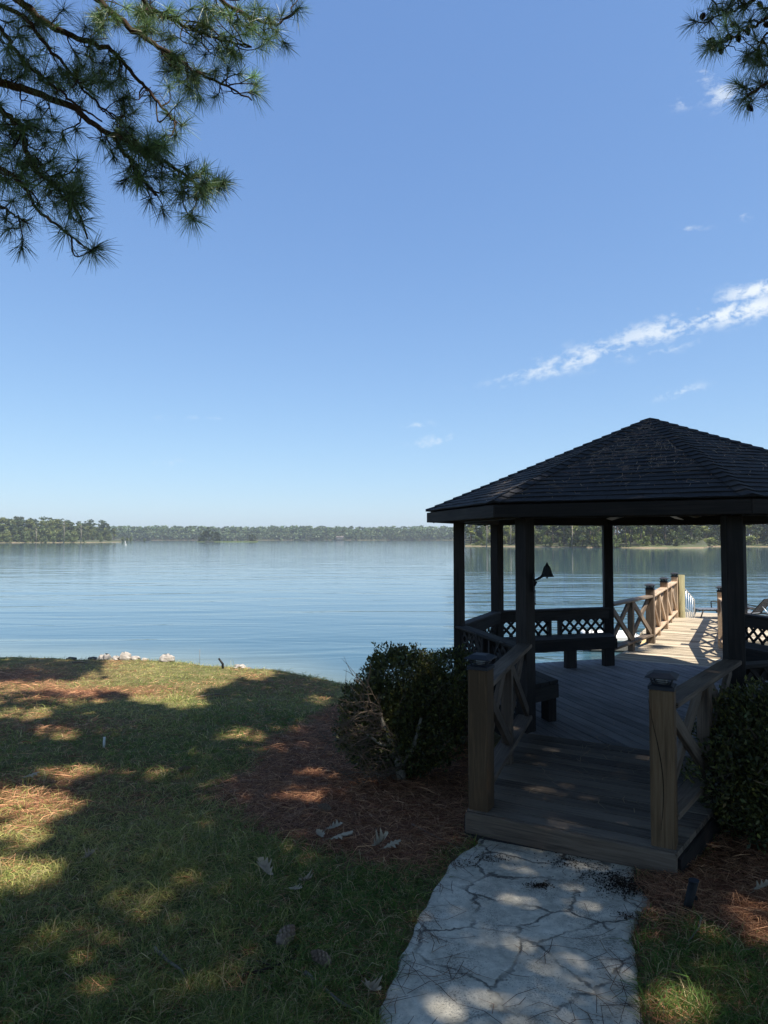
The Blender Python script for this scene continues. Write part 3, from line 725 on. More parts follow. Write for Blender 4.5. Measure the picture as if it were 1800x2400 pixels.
# floating dock
def slab(name, pts, z, th, mat, label, cat, bd=None):
    c = Vector((sum(p[0] for p in pts)/len(pts), sum(p[1] for p in pts)/len(pts), z))
    o = empty(name, c, label, cat); pp = ccw([tuple(p) for p in pts])
    mb = MB(); boards(mb, pp, bd or (U2.x, U2.y), .14, .008, z-.036, z); mb.build('deck_boards', mat, o)
    mb = MB()
    for i in range(len(pp)):
        a, b2 = Vector((*pp[i], z-th/2-.038)), Vector((*pp[(i+1) % len(pp)], z-th/2-.038)); mb.beam(a, b2, .04, th)
    mb.build('edge_frame', mat, o)
    mb = MB(); cc = Vector((c.x, c.y))
    for i in range(len(pp)):
        q = cc.lerp(Vector(pp[i]), .85); mb.lathe((q.x, q.y, WZ-.25), [(0, 0), (.3, 0), (.3, z-WZ+.1), (0, z-WZ+.1)], 12)
    mb.build('float', M['lamp'], o); return o
gu2 = gu
slab('floating_dock', [ua(gu-1.5, ga+3.6).xy, ua(gu+7.5, ga+3.6).xy, ua(gu+7.5, ga+10.9).xy, ua(gu-1.5, ga+10.9).xy], -1.12, .2, M['pier'],
     'low tan floating dock carrying the dark loungers beyond the walkway', 'floating dock')
fp = [G0(1484, 1540, -1.15), G0(1512, 1490, -1.15)]; fd = (fp[1]-fp[0]).normalized(); fn = Vector((fd.y, -fd.x, 0))
slab('finger_dock', [fp[0].xy, fp[1].xy, (fp[1]+fn*1.0).xy, (fp[0]+fn*1.0).xy], -1.15, .16, M['yellow'],
     'narrow new yellow plank finger dock beside the left railing of the walkway', 'dock')
wp0, wp1 = G0(1378, 1489, -1.1), G0(1506, 1491, -1.1); wd_ = (wp1-wp0).normalized(); wn = Vector((-wd_.y, wd_.x, 0))
wf = empty('boat_float', (wp0+wp1)/2, 'white drive-on boat float moored left of the dock walkway', 'boat float')
mb = MB(); L_ = (wp1-wp0).length; c_ = (wp0+wp1)/2+wn*.65
mb.box(c_-UP*.1, wd_, wn, UP, L_, 1.3, .2, .05); mb.build('deck_top', M['white'], wf)
mb = MB(); mb.box(c_-UP*.35, wd_, wn, UP, L_-.1, 1.2, .3, .05); mb.build('hull', plain('grey_float', (.16, .155, .14), .7), wf)
for s in (-1, 1):
    mb = MB(); mb.tube([c_+wd_*(s*L_*.42)-wn*.5, c_+wd_*(s*L_*.42)-wn*.5+UP*.12, c_+wd_*(s*L_*.42+.15)-wn*.5+UP*.12, c_+wd_*(s*L_*.42+.15)-wn*.5], .015, 6); mb.build('cleat', M['iron'], wf)
# loungers
def lounger(loc, rot, label, recl):
    o = empty('sun_lounger', loc, label, 'sun lounger', 'dark sun loungers on the floating dock'); o.rotation_euler[2] = rot
    Wd = .62; H = .33; X = Vector((1, 0, 0)); Yv = Vector((0, 1, 0)); hx = 1.25
    c, s = math.cos(recl), math.sin(recl); tip = Vector((hx+.72*c, 0, H+.72*s))
    mb = MB()
    for y in (-Wd/2, Wd/2):
        mb.tube([(0.0, y, H-.05), (.05, y, H), (hx, y, H), (1.72, y, H-.02)], .024, 7)
    for x in (.03, .6, hx, 1.72): mb.tube([(x, -Wd/2, H-.03), (x, Wd/2, H-.03)], .014, 6)
    mb.build('frame', M['iron'], o, local=True)
    for x in (.1, 1.5):
        for y in (-Wd/2, Wd/2):
            mb = MB(); mb.tube([(x+.05, y, H), (x-.06, y, 0)], .024, 7); mb.build('leg', M['iron'], o, local=True)
    mb = MB(); NS = 9
    for i in range(NS):
        x0 = hx*i/NS+.012; mb.box((x0+.06, 0, H+.012), X, Yv, UP, hx/NS-.015, Wd-.03, .035, .008)
    mb.build('seat', M['cushion'], o, local=True)
    mb = MB()
    for y in (-Wd/2, Wd/2): mb.tube([(hx, y, H), (hx+.7*c, y, H+.7*s), (hx+.74*c+.03, y*.96, H+.74*s-.01)], .018, 7)
    mb.tube([(tip.x, -Wd/2, tip.z), (tip.x, Wd/2, tip.z)], .018, 7); bf = mb.build('backrest', M['iron'], o, local=True)
    mb = MB()
    for i in range(7):
        t = .06+.095*i; mb.box((hx+(t+.04)*c, 0, H+(t+.04)*s), (c, 0, s), Yv, (-s, 0, c), .082, Wd-.03, .014, .004)
    mb.build('back_sling', M['sling'], bf, local=True)
    for y in (-Wd/2-.02, Wd/2+.02):
        mb = MB(); mb.tube([(hx-.55, y, H), (hx-.57, y, H+.24), (hx-.5, y, H+.26), (hx-.1, y, H+.2), (hx+.12, y, H+.16)], .02, 7); mb.build('armrest', M['iron'], o, local=True)
    for y in (-.2, .2):
        mb = MB(); mb.tube([(hx+.45*c, y, H+.45*s), (hx+.62, y, H-.02)], .012, 6); mb.build('prop', M['alu'], o, local=True)
    return o
q = G0(1640, 1451, -1.12)
lounger(q+Vector((0, .3, 0)), math.radians(-4), 'dark lounger with its grey foot end showing left of the right gazebo post', .12)
hg = at(1771, 1437, 23.6); ra = math.radians(-58)
lounger((hg.x-1.25*math.cos(ra), hg.y-1.25*math.sin(ra), -1.12), ra, 'dark slatted lounger with raised back showing right of the gazebo post', .85)

# ------------------------------------------------------------------ bell, fan, cable
d0 = (PV[0]-GC).normalized()
face = PV[0]+U2*0.085
bp0 = face+UP*1.45-A2*.02
bell = empty('dinner_bell', bp0, 'black cast iron bell on a bracket fixed to the front left gazebo post', 'bell')
mb = MB(); mb.box(bp0+U2*.006-UP*.03, A2, U2, UP, .045, .012, .17, .002); mb.tube([bp0+U2*.01-UP*.06, bp0+U2*.03-UP*.02], .012, 6); mb.build('wall_plate', M['iron'], bell)
bc = bp0+U2*.135
mb = MB()
for s in (-1, 1):
    mb.tube([bp0+U2*.01-UP*.01, bp0+U2*.045+UP*.005+A2*(s*.03), bp0+U2*.085+UP*.03+A2*(s*.045), bc+A2*(s*.046)-U2*.01+UP*.08, bc+A2*(s*.03)+UP*.12, bc+UP*.135], [.011, .009, .008, .008, .008, .008], 6)
mb.build('yoke', M['iron'], bell)
mb = MB(); mb.lathe(bc+UP*.03, [(.0, .005), (.06, .0), (.064, .002), (.057, .012), (.048, .033), (.039, .064), (.031, .09), (.022, .102), (.015, .108), (.013, .12), (.007, .128), (0, .14)], 22); mb.build('bell_cup', M['iron'], bell)
mb = MB(); mb.tube([bc+UP*.06, bc+UP*.02], .006, 6); mb.lathe(bc+UP*.012, [(0, 0), (.009, .004), (.009, .012), (0, .016)], 8); mb.build('clapper', M['iron'], bell)
mb = MB(); mb.tube([bp0+U2*.02-UP*.1, bp0+U2*.02-UP*.22], .003, 5); mb.lathe(bp0+U2*.02-UP*.24, [(0, 0), (.007, .005), (.007, .015), (0, .02)], 8); mb.build('pull_cord', M['cable'], bell)
fan = empty('ceiling_fan', GC+UP*2.12, 'pale-bladed ceiling fan hanging under the gazebo roof', 'ceiling fan')
mb = MB(); mb.tube([GC+UP*2.2, GC+UP*3.05], .015, 8); mb.lathe(GC+UP*2.1, [(0, 0), (.06, .01), (.11, .05), (.1, .12), (.03, .15), (0, .15)], 18); mb.build('motor', M['lamp'], fan)
for i in range(4):
    t = math.radians(35+90*i); dd = Vector((math.cos(t), math.sin(t), 0)); ss = Vector((-dd.y, dd.x, 0)); mb = MB()
    for j in range(6):
        x0, x1 = .14+j*.075, .14+(j+1)*.075; z = lambda x: 2.135-0.06*((x-.14)/.45)**2; w0 = .055
        a = [GC+dd*x0-ss*w0+UP*(z(x0)-.008), GC+dd*x1-ss*w0+UP*(z(x1)-.008), GC+dd*x1+ss*w0+UP*(z(x1)+.01), GC+dd*x0+ss*w0+UP*(z(x0)+.01)]
        b2 = [p+UP*.006 for p in a]; mb.face(b2); mb.face(a[::-1])
        for e0, e1 in ((0, 1), (2, 3)): mb.face([a[e0], a[e1], b2[e1], b2[e0]])
    mb.build('fan_blade', M['blade'], fan)
# cable looping over the left front rail
c0 = PV[0].lerp(PV[1], .62)+UP*.8; pts = []
for i in range(25):
    t = i/24; pts.append(PV[0].lerp(PV[1], .62-.42*t)+(GC-PV[0]).normalized()*-.09+UP*(.79-.26*math.sin(math.pi*min(1, t*1.15))))
mb = MB(); mb.tube(pts, .006, 6); mb.tube([PV[0].lerp(PV[1], .62+.03*i)+(GC-PV[0]).normalized()*(-.085)+UP*(.79-.18*(i/6)**1.2) for i in range(9)], .004, 5)
tag(mb.build('hanging_cable', M['cable'], loc=c0), 'thin cable looped over the left rail of the gazebo', 'cable')

# ------------------------------------------------------------------ foliage builders
def quads(C, D, Nn, L, Wd):
    """leaf-like diamonds: centre, direction, side vector, length, width -> V,F"""
    a = C; b = C + D*(L*0.5)[:, None] + Nn*(Wd*0.5)[:, None]; c = C + D*L[:, None]; d = C + D*(L*0.5)[:, None] - Nn*(Wd*0.5)[:, None]
    V = np.stack([a, b, c, d], 1).reshape(-1, 3); F_ = np.arange(len(V)).reshape(-1, 4); return V, F_
def runit(n):
    v = RG.normal(size=(n, 3)); return v/np.linalg.norm(v, axis=1)[:, None]
def crossu(D):
    r = runit(len(D)); c = np.cross(D, r); return c/(np.linalg.norm(c, axis=1)[:, None]+1e-9)
def leafcol(n, base, var=.3, warm=.25):
    k = RG.normal(0, var, n); w_ = RG.random(n)*warm
    c = np.array(base)[None, :]*np.exp(k)[:, None]; c = c*(1+np.stack([w_*1.4, w_*.5, -w_*.4], 1)); return np.clip(c, .002, .6)

# distant tree kinds, built once and copied
def crown_mesh(name, h, kind, nf, leaf, base, seed):
    global RG
    RG = np.random.default_rng(seed)
    lobes = []
    if kind == 'pine':
        for i in range(RG.integers(13, 17)):
            t = RG.random(); z = h*(0.42+0.55*t); rr = h*0.15*(1-0.45*t)*RG.uniform(.4, 1.25); th = RG.random()*6.28
            lobes.append((rr*math.cos(th), rr*math.sin(th), z, h*RG.uniform(.055, .095), h*RG.uniform(.03, .05)))
        lobes.append((0, 0, h*.95, h*.06, h*.05))
    else:
        for i in range(RG.integers(17, 22)):
            t = RG.random(); z = h*(0.07+0.83*t); rr = h*0.24*math.sin(math.pi*min(.94, t*.68+.3))*RG.uniform(.3, 1.2); th = RG.random()*6.28
            lobes.append((rr*math.cos(th), rr*math.sin(th), z, h*RG.uniform(.07, .13), h*RG.uniform(.06, .1)))
    lb = np.array(lobes); wgt = lb[:, 3]**2; k = RG.choice(len(lb), nf, p=wgt/wgt.sum())
    d = runit(nf)*(RG.random(nf)**0.4)[:, None]
    C = lb[k, :3] + d*np.stack([lb[k, 3], lb[k, 3], lb[k, 4]], 1)
    D = runit(nf); D[:, 2] *= .6; V, F_ = quads(C, D, crossu(D), leaf*RG.uniform(.6, 1.4, nf), leaf*RG.uniform(.45, .9, nf))
    tone = np.exp(RG.normal(0, .22, len(lb)))
    cc = leafcol(nf, base, .22, .3)*tone[k][:, None]
    cols = np.repeat(cc, 4, 0)
    return V, F_, cols
def far_tree(name, h, kind, nf, leaf, base, seed, label, cat, trunkmat):
    V, F_, cols = crown_mesh(name, h, kind, nf, leaf, base, seed)
    o = empty(name, (0, 0, -500), label, cat); ORG[o.name] = Vector((0, 0, 0))
    npmesh('crown', V, F_, 4, M['leaf'], o, cols=cols, local=True)
    mb = MB(); r = h*.014
    b1 = Vector((random.uniform(-.02, .02)*h, random.uniform(-.02, .02)*h, h*.5))
    mb.tube([(0, 0, -.5), b1*.5, b1, (b1.x*.6, b1.y*.6, h*.9)], [r*1.3, r, r*.8, r*.25], 6)
    if kind != 'pine':
        for i in range(5):
            th = i*1.3+seed; mb.tube([(b1.x*.6, b1.y*.6, h*(.25+.08*i)), (math.cos(th)*h*.14, math.sin(th)*h*.14, h*(.42+.09*i))], [r*.5, r*.15], 4)
    else:
        for i in range(7):
            th = i*2.1+seed; z = .45+.06*i; mb.tube([(b1.x*.7, b1.y*.7, h*z), (math.cos(th)*h*.12, math.sin(th)*h*.12, h*(z+.05))], [r*.3, r*.1], 4)
    mb.build('trunk', trunkmat, o, local=True); return o
protos = {}
LG = {'pine': '{1} pine standing in the woods along the {0}', 'leafy': '{1} leafy tree in the woods along the {0}', 'bush': 'low bush at the water edge of the {0}'}
TONE = {'pine': ['dark green', 'mid green', 'light green'], 'leafy': ['mid green', 'light yellow-green', 'dark green'], 'bush': ['mid green']}
used_first = {}
def make_set(where, nf, leaf, greens, barkm):
    d = {}
    for kk, kind, hh, cnt in (('pine', 'pine', 18, 3), ('leafy', 'leafy', 14, 3), ('bush', 'leafy', 4.5, 1)):
        d[kk] = []
        for i in range(cnt):
            g = greens[(i + (0 if kk == 'pine' else 1)) % len(greens)]
            o = far_tree({'pine': 'pine_tree', 'leafy': 'leafy_tree', 'bush': 'bush'}[kk], hh, kind, int(nf*(1 if kk != 'bush' else .5)), leaf*(1 if kk != 'bush' else .5), g, 100+len(protos)*13+i*7+hash_(kk), LG[kk].format(where, TONE[kk][i]), 'tree' if kk != 'bush' else 'bush', barkm)
            tag(o, group={'pine': TONE[kk][i]+' pines along the '+where, 'leafy': TONE[kk][i]+' leafy trees along the '+where, 'bush': 'bushes along the '+where}[kk]); d[kk].append([o, False])
    protos[where] = d
def hash_(s): return sum(ord(c) for c in s) % 17
def put(where, kk, x, y, z, sc, label=None):
    rec = random.choice(protos[where][kk]); o = rec[0]
    if rec[1]: o = copy_tree(o)
    rec[1] = True
    o.location = (x, y, z); o.rotation_euler = (0, 0, random.random()*6.28); s = sc; o.scale = (s*random.uniform(.9, 1.15), s*random.uniform(.9, 1.15), s)
    if label: o['label'] = label; del o['group']
    return o
shore_m, n, b = newmat('shore_bank')
tco = n.n('ShaderNodeTexCoord').outputs['Object']; sz_ = n.n('ShaderNodeSeparateXYZ'); n.l(tco, sz_.inputs[0])
hz_ = n.m('ADD', sz_.outputs[2], n.m('MULTIPLY', n.noise(tco, .12, 4, .7), 1.1))
c = n.ramp(n.m('MULTIPLY_ADD', hz_, .5, .85), [(0.28, (0.2, 0.15, 0.1)), (0.4, (0.16, .12, .07)), (.5, (.07, .085, .03)), (.9, (.04, .045, .02))]); n.l(c, b.inputs['Base Color']); b.inputs['Roughness'].default_value = .95
scrub_m = plain('shore_scrub', (0.07, 0.095, 0.03), .95, 0, .8, .4, .6, .1)
def land(name, line, depth, hgt, label=None):
    """a low bank that rises from the water along a shoreline and runs back"""
    V = []; n_ = len(line); prof = [(0, -1.2), (1.5, 0.15), (4, .5), (depth*.3, hgt), (depth, hgt*1.3), (depth*1.2, -1.5)]
    for (x, y) in line:
        for (d, z) in prof: V.append((x + d*x/abs(y), y+d, WZ+z+ (.15*math.sin(x*.3)+.1*math.sin(x*.9) if z > 0 else 0)))
    k = len(prof); idx = np.arange(n_*k).reshape(n_, k); F_ = np.stack([idx[:-1, :-1], idx[1:, :-1], idx[1:, 1:], idx[:-1, 1:]], -1).reshape(-1, 4)
    o = npmesh(name, np.array(V), F_, 4, shore_m, smooth=True); tag(o, kind='structure'); return o
def line_pts(ctrl, n_):
    xs = np.linspace(ctrl[0][0], ctrl[-1][0], n_); ys = np.interp(xs, [c[0] for c in ctrl], [c[1] for c in ctrl]); return list(zip(xs, ys+3*np.sin(xs*.05)))
def X_at(px, Y): return (px-PX0)/F*Y
# right wooded shore (about 240 m away), left point (about 450 m), far shore (about 900 m), islet
RS = [(X_at(1092, 268), 268), (X_at(1160, 262), 262), (X_at(1300, 243), 243), (X_at(1500, 226), 226), (X_at(1640, 228), 228), (X_at(1665, 262), 262), (X_at(1800, 250), 250), (X_at(2100, 240), 240), (X_at(2400, 230), 230)]
land('right_shore_ground', line_pts(RS, 160), 120, 3.0)
LS = [(X_at(-500, 430), 430), (X_at(0, 440), 440), (X_at(180, 455), 455), (X_at(285, 500), 500)]
land('left_shore_ground', line_pts(LS, 60), 150, 2.0)
FS = [(-1400, 880), (-500, 900), (0, 930), (400, 900), (900, 820), (1500, 700)]
land('far_shore_ground', line_pts(FS, 120), 500, 6.0)
make_set('right shore', 1500, 0.75, [(0.055, 0.085, 0.035), (0.10, 0.145, 0.045), (0.15, 0.19, 0.05)], M['midbark'])
make_set('left shore', 800, 1.15, [(0.065, 0.10, 0.05), (0.11, 0.155, 0.065), (0.14, 0.18, 0.07)], M['midbark'])
def shore_y(ctrl, x): return float(np.interp(x, [c[0] for c in ctrl], [c[1] for c in ctrl]) + 3*math.sin(x*.05))
n_r = 0
for row, (dep, cnt, kinds, sc) in enumerate([(5, 34, ['leafy']*5+['pine'], (.55, .85)), (12, 36, ['pine', 'leafy', 'leafy'], (.8, 1.05)), (22, 36, ['pine', 'pine', 'leafy'], (.9, 1.15)), (36, 34, ['pine'], (1., 1.22))]):
    for i in range(cnt):
        f = (i+random.uniform(-.35, .35))/cnt; px = 1095+(2150-1095)*f
        Y = 250; x = X_at(px, Y); y = shore_y(RS, x)+dep+random.uniform(-2, 3)
        x = X_at(px, y)
        k_ = random.choice(kinds); s = random.uniform(*sc); put('right shore', k_, x, y, WZ+.4+dep*.02, s*(1.15 if k_ == 'leafy' and px > 1480 and px < 1640 else 1))
for i in range(40):
    px = 1092+1000*(i+random.random())/40; x = X_at(px, 250); y = shore_y(RS, x)+random.uniform(1.5, 5); put('right shore', 'bush', X_at(px, y), y, WZ+.1, random.uniform(.5, 1.0))
put('right shore', 'leafy', X_at(1585, 233), 233, WZ+.3, .72, 'bright yellow-green tree at the tip of the wooded point, seen through the gazebo')
for row, (dep, cnt, kinds, sc) in enumerate([(5, 22, ['leafy']*3, (.45, .7)), (14, 24, ['leafy', 'pine'], (.7, .95)), (28, 24, ['pine'], (.85, 1.05)), (45, 22, ['pine'], (.9, 1.1))]):
    for i in range(cnt):
        f = (i+random.uniform(-.35, .35))/cnt; px = -160+(282+160)*f; x = X_at(px, 450); y = shore_y(LS, x)+dep
        k_ = random.choice(kinds); fall = 1.0 if px < 60 else (0.95 if px < 160 else max(.62, .95-(px-160)/260)); s = random.uniform(*sc)*fall
        put('left shore', k_, X_at(px, y), y, WZ+.4, s*.92)
for i in range(18):
    px = -40+320*(i+random.random())/18; y = 450+random.uniform(0, 6); put('left shore', 'bush', X_at(px, y), shore_y(LS, X_at(px, 450))+2, WZ+.1, random.uniform(.6, 1.1))
# bare dead trees on the left shore
for px, h in ((150, 15), (190, 12), (85, 10)):
    y = 452; x = X_at(px, y); mb = MB(); r_ = .28; mb.tube([(x, y, WZ), (x+.3, y, WZ+h*.5), (x-.1, y, WZ+h)], [r_, r_*.7, r_*.2], 6)
    for i in range(8):
        t = .5+.06*i; th = i*2.4; mb.tube([(x, y, WZ+h*t), (x+math.cos(th)*h*.13, y+math.sin(th)*h*.13, WZ+h*(t+.1))], [.1, .03], 4)
    lb = {150: 'pale leafless dead tree, tallest bare trunk on the left shore', 190: 'pale leafless snag right of the tallest bare trunk on the left shore', 85: 'shortest pale dead trunk at the left shore water edge'}[px]
    tag(mb.build('dead_tree', M['greybark'], loc=(x, y, WZ)), lb, 'dead tree')
for px, h in ((1196, 13), (1340, 9), (1140, 12)):
    y = 262 if px < 1300 else 240; x = X_at(px, y); mb = MB(); mb.tube([(x, y, WZ-.2), (x+.2, y, WZ+h*.5), (x+.1, y, WZ+h)], [.24, .18, .06], 6)
    for i in range(5): t = .5+.08*i; th = i*2.4; mb.tube([(x, y, WZ+h*t), (x+math.cos(th)*1.3, y+math.sin(th)*1.3, WZ+h*(t+.08))], [.06, .02], 4)
    lb = {1196: 'pale bare trunk at the water edge seen between the two left gazebo posts', 1340: 'pale bare leaning trunk at the shore seen right of the bell', 1140: 'pale bare trunk on the far bank seen left of the back left gazebo post'}[px]
    tag(mb.build('dead_tree', M['greybark'], loc=(x, y, WZ)), lb, 'dead tree')
# islet
iy = 540; ix0, ix1 = X_at(462, iy), X_at(605, iy)
V = []; NI = 40
for i in range(NI):
    t = i/(NI-1); x = ix0+(ix1-ix0)*t; wd_i = 9*math.sin(math.pi*t)**.5+.3
    for (s, z) in ((-1, -.6), (-.8, .2), (0, .6), (.8, .2), (1, -.6)): V.append((x, iy+wd_i*s, WZ+z))
idx = np.arange(NI*5).reshape(NI, 5); F_ = np.stack([idx[:-1, :-1], idx[1:, :-1], idx[1:, 1:], idx[:-1, 1:]], -1).reshape(-1, 4)
tag(npmesh('islet_ground', np.array(V), F_, 4, scrub_m, smooth=True), kind='structure')
make_set('islet', 900, .9, [(0.03, 0.05, 0.022), (0.045, 0.07, 0.025)], M['bark'])
for i, (px, s, k_) in enumerate([(470, .5, 'leafy'), (478, .62, 'leafy'), (485, .7, 'leafy'), (490, .66, 'pine'), (497, .62, 'leafy'), (504, .6, 'leafy'), (511, .58, 'leafy'), (516, .5, 'leafy'), (586, .42, 'leafy'), (592, .44, 'leafy'), (598, .38, 'leafy')]):
    o = put('islet', k_, X_at(px, iy), iy+random.uniform(-3, 3), WZ+.3, s)
for px in (525, 534, 545, 556, 565, 574, 581, 466): put('islet', 'bush', X_at(px, iy), iy+random.uniform(-2, 2), WZ+.2, random.uniform(.35, .6))
# far forest (one mass)
lib = [crown_mesh('x', 15, 'pine', 90, 2.3, (0.075, 0.13, 0.055), 500+i) for i in range(4)] + [crown_mesh('x', 13, 'leafy', 110, 2.4, (0.09, 0.14, 0.07), 600+i) for i in range(4)]
libn = [crown_mesh('x', 17, 'pine', 420, 1.1, (0.05, 0.08, 0.035), 700+i) for i in range(3)] + [crown_mesh('x', 14, 'leafy', 500, 1.2, (0.07, 0.105, 0.04), 800+i) for i in range(3)]
def mass(name, label, ctrl, Yref, px0, px1, rows, lb, seed):
    r_ = np.random.default_rng(seed); VV, FF, CC = [], [], []; nb = 0; h_ = len(lb)//2
    for (dep, sc, cnt, leafy) in rows:
        for i in range(cnt):
            px = px0+(px1-px0)*(i+r_.random())/cnt; y = float(np.interp(X_at(px, Yref), [c[0] for c in ctrl], [c[1] for c in ctrl]))+dep+r_.uniform(-3, 3); x = X_at(px, y)
            V, F_, c = lb[r_.integers(h_, 2*h_) if r_.random() < leafy else r_.integers(0, h_)]; s = sc*(r_.uniform(.85, 1.1) if dep < 12 or Yref < 800 else r_.uniform(.95, 1.04))*(1+.03*math.sin(px*.02)+.02*math.sin(px*.071)); th = r_.random()*6.28
            Vr = V.copy(); Vr[:, 0] = V[:, 0]*math.cos(th)-V[:, 1]*math.sin(th); Vr[:, 1] = V[:, 0]*math.sin(th)+V[:, 1]*math.cos(th)
            VV.append(Vr*s*np.array([1.2, 1.2, 1])+np.array([x, y, WZ+.5+dep*.02])); FF.append(F_+nb); CC.append(c*r_.uniform(.7, 1.3)); nb += len(V)
    tag(npmesh(name, np.concatenate(VV), np.concatenate(FF), 4, M['leaf'], cols=np.concatenate(CC)), label, 'woods', kind='stuff')
mass('far_forest', 'hazy line of pine woods along the far side of the lake', FS, 900, -60, 1230, [(4, .78, 260, 1), (14, .98, 260, .5), (30, 1.08, 240, .3), (55, 1.16, 200, .3), (90, 1.22, 180, .3)], lib, 5)
mass('right_backwoods', 'dense dark woods filling in behind the trees of the right shore', RS, 250, 1105, 2300, [(30, .8, 60, 1), (50, 1.1, 60, .5), (65, 1.25, 60, .2), (80, 1.3, 50, 0)], libn, 6)
mass('left_backwoods', 'dense woods filling in behind the trees of the left point', LS, 450, -250, 262, [(20, .6, 45, 1), (40, .8, 45, .7), (60, .9, 45, .3), (80, .95, 40, 0)], libn, 7)
# house clearing across the lake, islet mooring, channel markers
hx_, hy_ = X_at(797, 925), 926
hs = empty('lake_house', (hx_, hy_, WZ+1.5), 'tiny pale house in a clearing on the far shore of the lake', 'house')
mb = MB(); mb.box((hx_, hy_, WZ+2.6), (1, 0, 0), (0, 1, 0), UP, 9, 6, 2.8); mb.build('wall', plain('pale_siding', (.2, .19, .16)), hs)
mb = MB()
for s in (-1, 1): mb.face([(hx_-5, hy_+s*3.6, WZ+3.9), (hx_+5, hy_+s*3.6, WZ+3.9), (hx_+5, hy_, WZ+5.8), (hx_-5, hy_, WZ+5.8)])
for s in (-1, 1): mb.face([(hx_+s*5, hy_-3.6, WZ+3.9), (hx_+s*5, hy_+3.6, WZ+3.9), (hx_+s*5, hy_, WZ+5.8)])
mb.build('roof', plain('brown_roof', (.12, .1, .09)), hs)
for i in (-3, 0, 3): mb = MB(); mb.box((hx_+i, hy_-3.03, WZ+2.7), (1, 0, 0), (0, 1, 0), UP, 1.1, .08, 1.1); mb.build('window', M['iron'], hs)
bx_, by_ = X_at(492, 505), 505
bt = empty('pontoon_boat', (bx_, by_, WZ), 'small dark moored boat just in front of the wooded islet', 'boat')
mb = MB(); mb.box((bx_, by_, WZ+.3), (1, 0, 0), (0, 1, 0), UP, 6.4, 2.3, .5, .1); mb.build('hull', M['darkrock'], bt)
mb = MB(); mb.box((bx_+.6, by_, WZ+1.9), (1, 0, 0), (0, 1, 0), UP, 3, 2, .1, .02); mb.build('canopy', M['sling'], bt)
for sx in (-.8, 2): mb = MB(); mb.tube([(bx_+sx, by_-.9, WZ+.5), (bx_+sx, by_-.9, WZ+1.9)], .05, 5); mb.build('canopy_pole', M['alu'], bt)
for i, (px, py, lb) in enumerate([(296, 1278, 'white marker buoy on the water just off the tip of the left point, nearest one'), (294, 1272, 'small white channel marker behind the nearest buoy off the left point')]):
    Y = 3.45*F/(py-1260.3); x = X_at(px, Y); mb = MB(); s = Y/700.; mb.lathe((x, Y, WZ-.1), [(0, 0), (.35*s, .1), (.35*s, .3), (.18*s, .4), (.14*s, 2.0*s), (0, 2.1*s)], 10)
    tag(mb.build('marker_buoy', M['white'], loc=(x, Y, WZ)), lb, 'buoy', None)

# ------------------------------------------------------------------ shade canopy: unseen pine foliage overhead, kept only where its shadow should fall
LIT = [  # patches of sun on the ground / deck as seen in the photograph: (px, py, rx, ry)
 (126, 1718, 55, 12), (60, 1672, 70, 12), (163, 1808, 65, 13), (60, 1890, 100, 40), (45, 1955, 70, 22), (30, 2040, 110, 30), (573, 1722, 55, 12), (620, 1754, 30, 8), (753, 1815, 36, 8), (700, 1872, 32, 8),
 (398, 2040, 38, 22), (512, 2028, 30, 18), (271, 2122, 40, 16), (386, 2218, 36, 16), (844, 2025, 40, 8), (1600, 2375, 65, 55), (1400, 2390, 32, 22), (1193, 2146, 22, 12), (1297, 2232, 18, 12), (1365, 2037, 30, 8),
 (1249, 1909, 36, 12), (1163, 1869, 18, 12), (1276, 1729, 22, 5), (905, 1720, 26, 40), (745, 1640, 30, 8), (1440, 2200, 16, 10)]
LITP = [[(0, 1600), (150, 1592), (225, 1587), (262, 1538), (300, 1500), (700, 1500), (640, 1580), (560, 1596), (500, 1612), (480, 1655), (400, 1658), (300, 1636), (252, 1612), (205, 1656), (130, 1642), (-50, 1650), (-300, 1655), (-300, 1596)]]
LITD = [[(1385, 1300), (2100, 1300), (2100, 1440), (1800, 1500), (1660, 1560), (1600, 1524), (1535, 1514), (1490, 1517), (1420, 1460)]]
LITDE = [(1470, 1544, 46, 5), (1545, 1531, 60, 5), (1600, 1543, 50, 5), (1640, 1556, 30, 4), (1520, 1556, 30, 3), (1655, 1575, 16, 5)]
LITH = [(.45, [(950, 1600, 26, 18), (868, 1655, 18, 20)]), (.15, [(900, 1720, 30, 40)]), (.84, [(1172, 1566, 22, 7), (1185, 1590, 12, 10)])]
def pj(x, y, z):
    c, s = math.cos(PITCH), math.sin(PITCH); z = z-CH; d = y*c+z*s; v = -y*s+z*c; d = np.where(np.abs(d) < 1e-3, 1e-3, d)
    return PX0+F*x/d, PY0-F*v/d, d
def lit(x, y, z, ell, pol):
    px, py, d = pj(x, y, z); px, py = px+13*np.sin(px*.05+py*.11)+9*np.sin(px*.13-py*.07+2), py+5*np.sin(px*.07)+4*np.sin(px*.17+py*.19)
    r = np.zeros(x.shape, bool)
    rn = np.random.default_rng(len(x)).random(x.shape)
    for (a, b_, rx, ry) in ell:
        wt = .34 if (a > 150 and b_ > 1995 and a < 1500) or 1160 < a < 1300 else (.75 if a > 500 and a < 1000 else 1.1)
        r |= (((px-a)/(rx*1.05+3))**2+((py-b_)/(ry*1.05+3))**2 < 1) & (rn < wt)
    for p in pol: r |= inpoly(p, px, py)
    return r & (d > .5)
TR = [(-6.6, 5.6, 'left'), (6.9, 4.2, 'right'), (-3.2, -3.5, 'back'), (3.6, -3.0, 'back'), (-8.5, 0.0, 'back'), (8.5, -1.5, 'back')]
RG = np.random.default_rng(21)
NC = 60000
X = RG.uniform(-15, 14, NC); Y = RG.uniform(-6, 19, NC); Hh = RG.uniform(8.5, 15.5, NC)
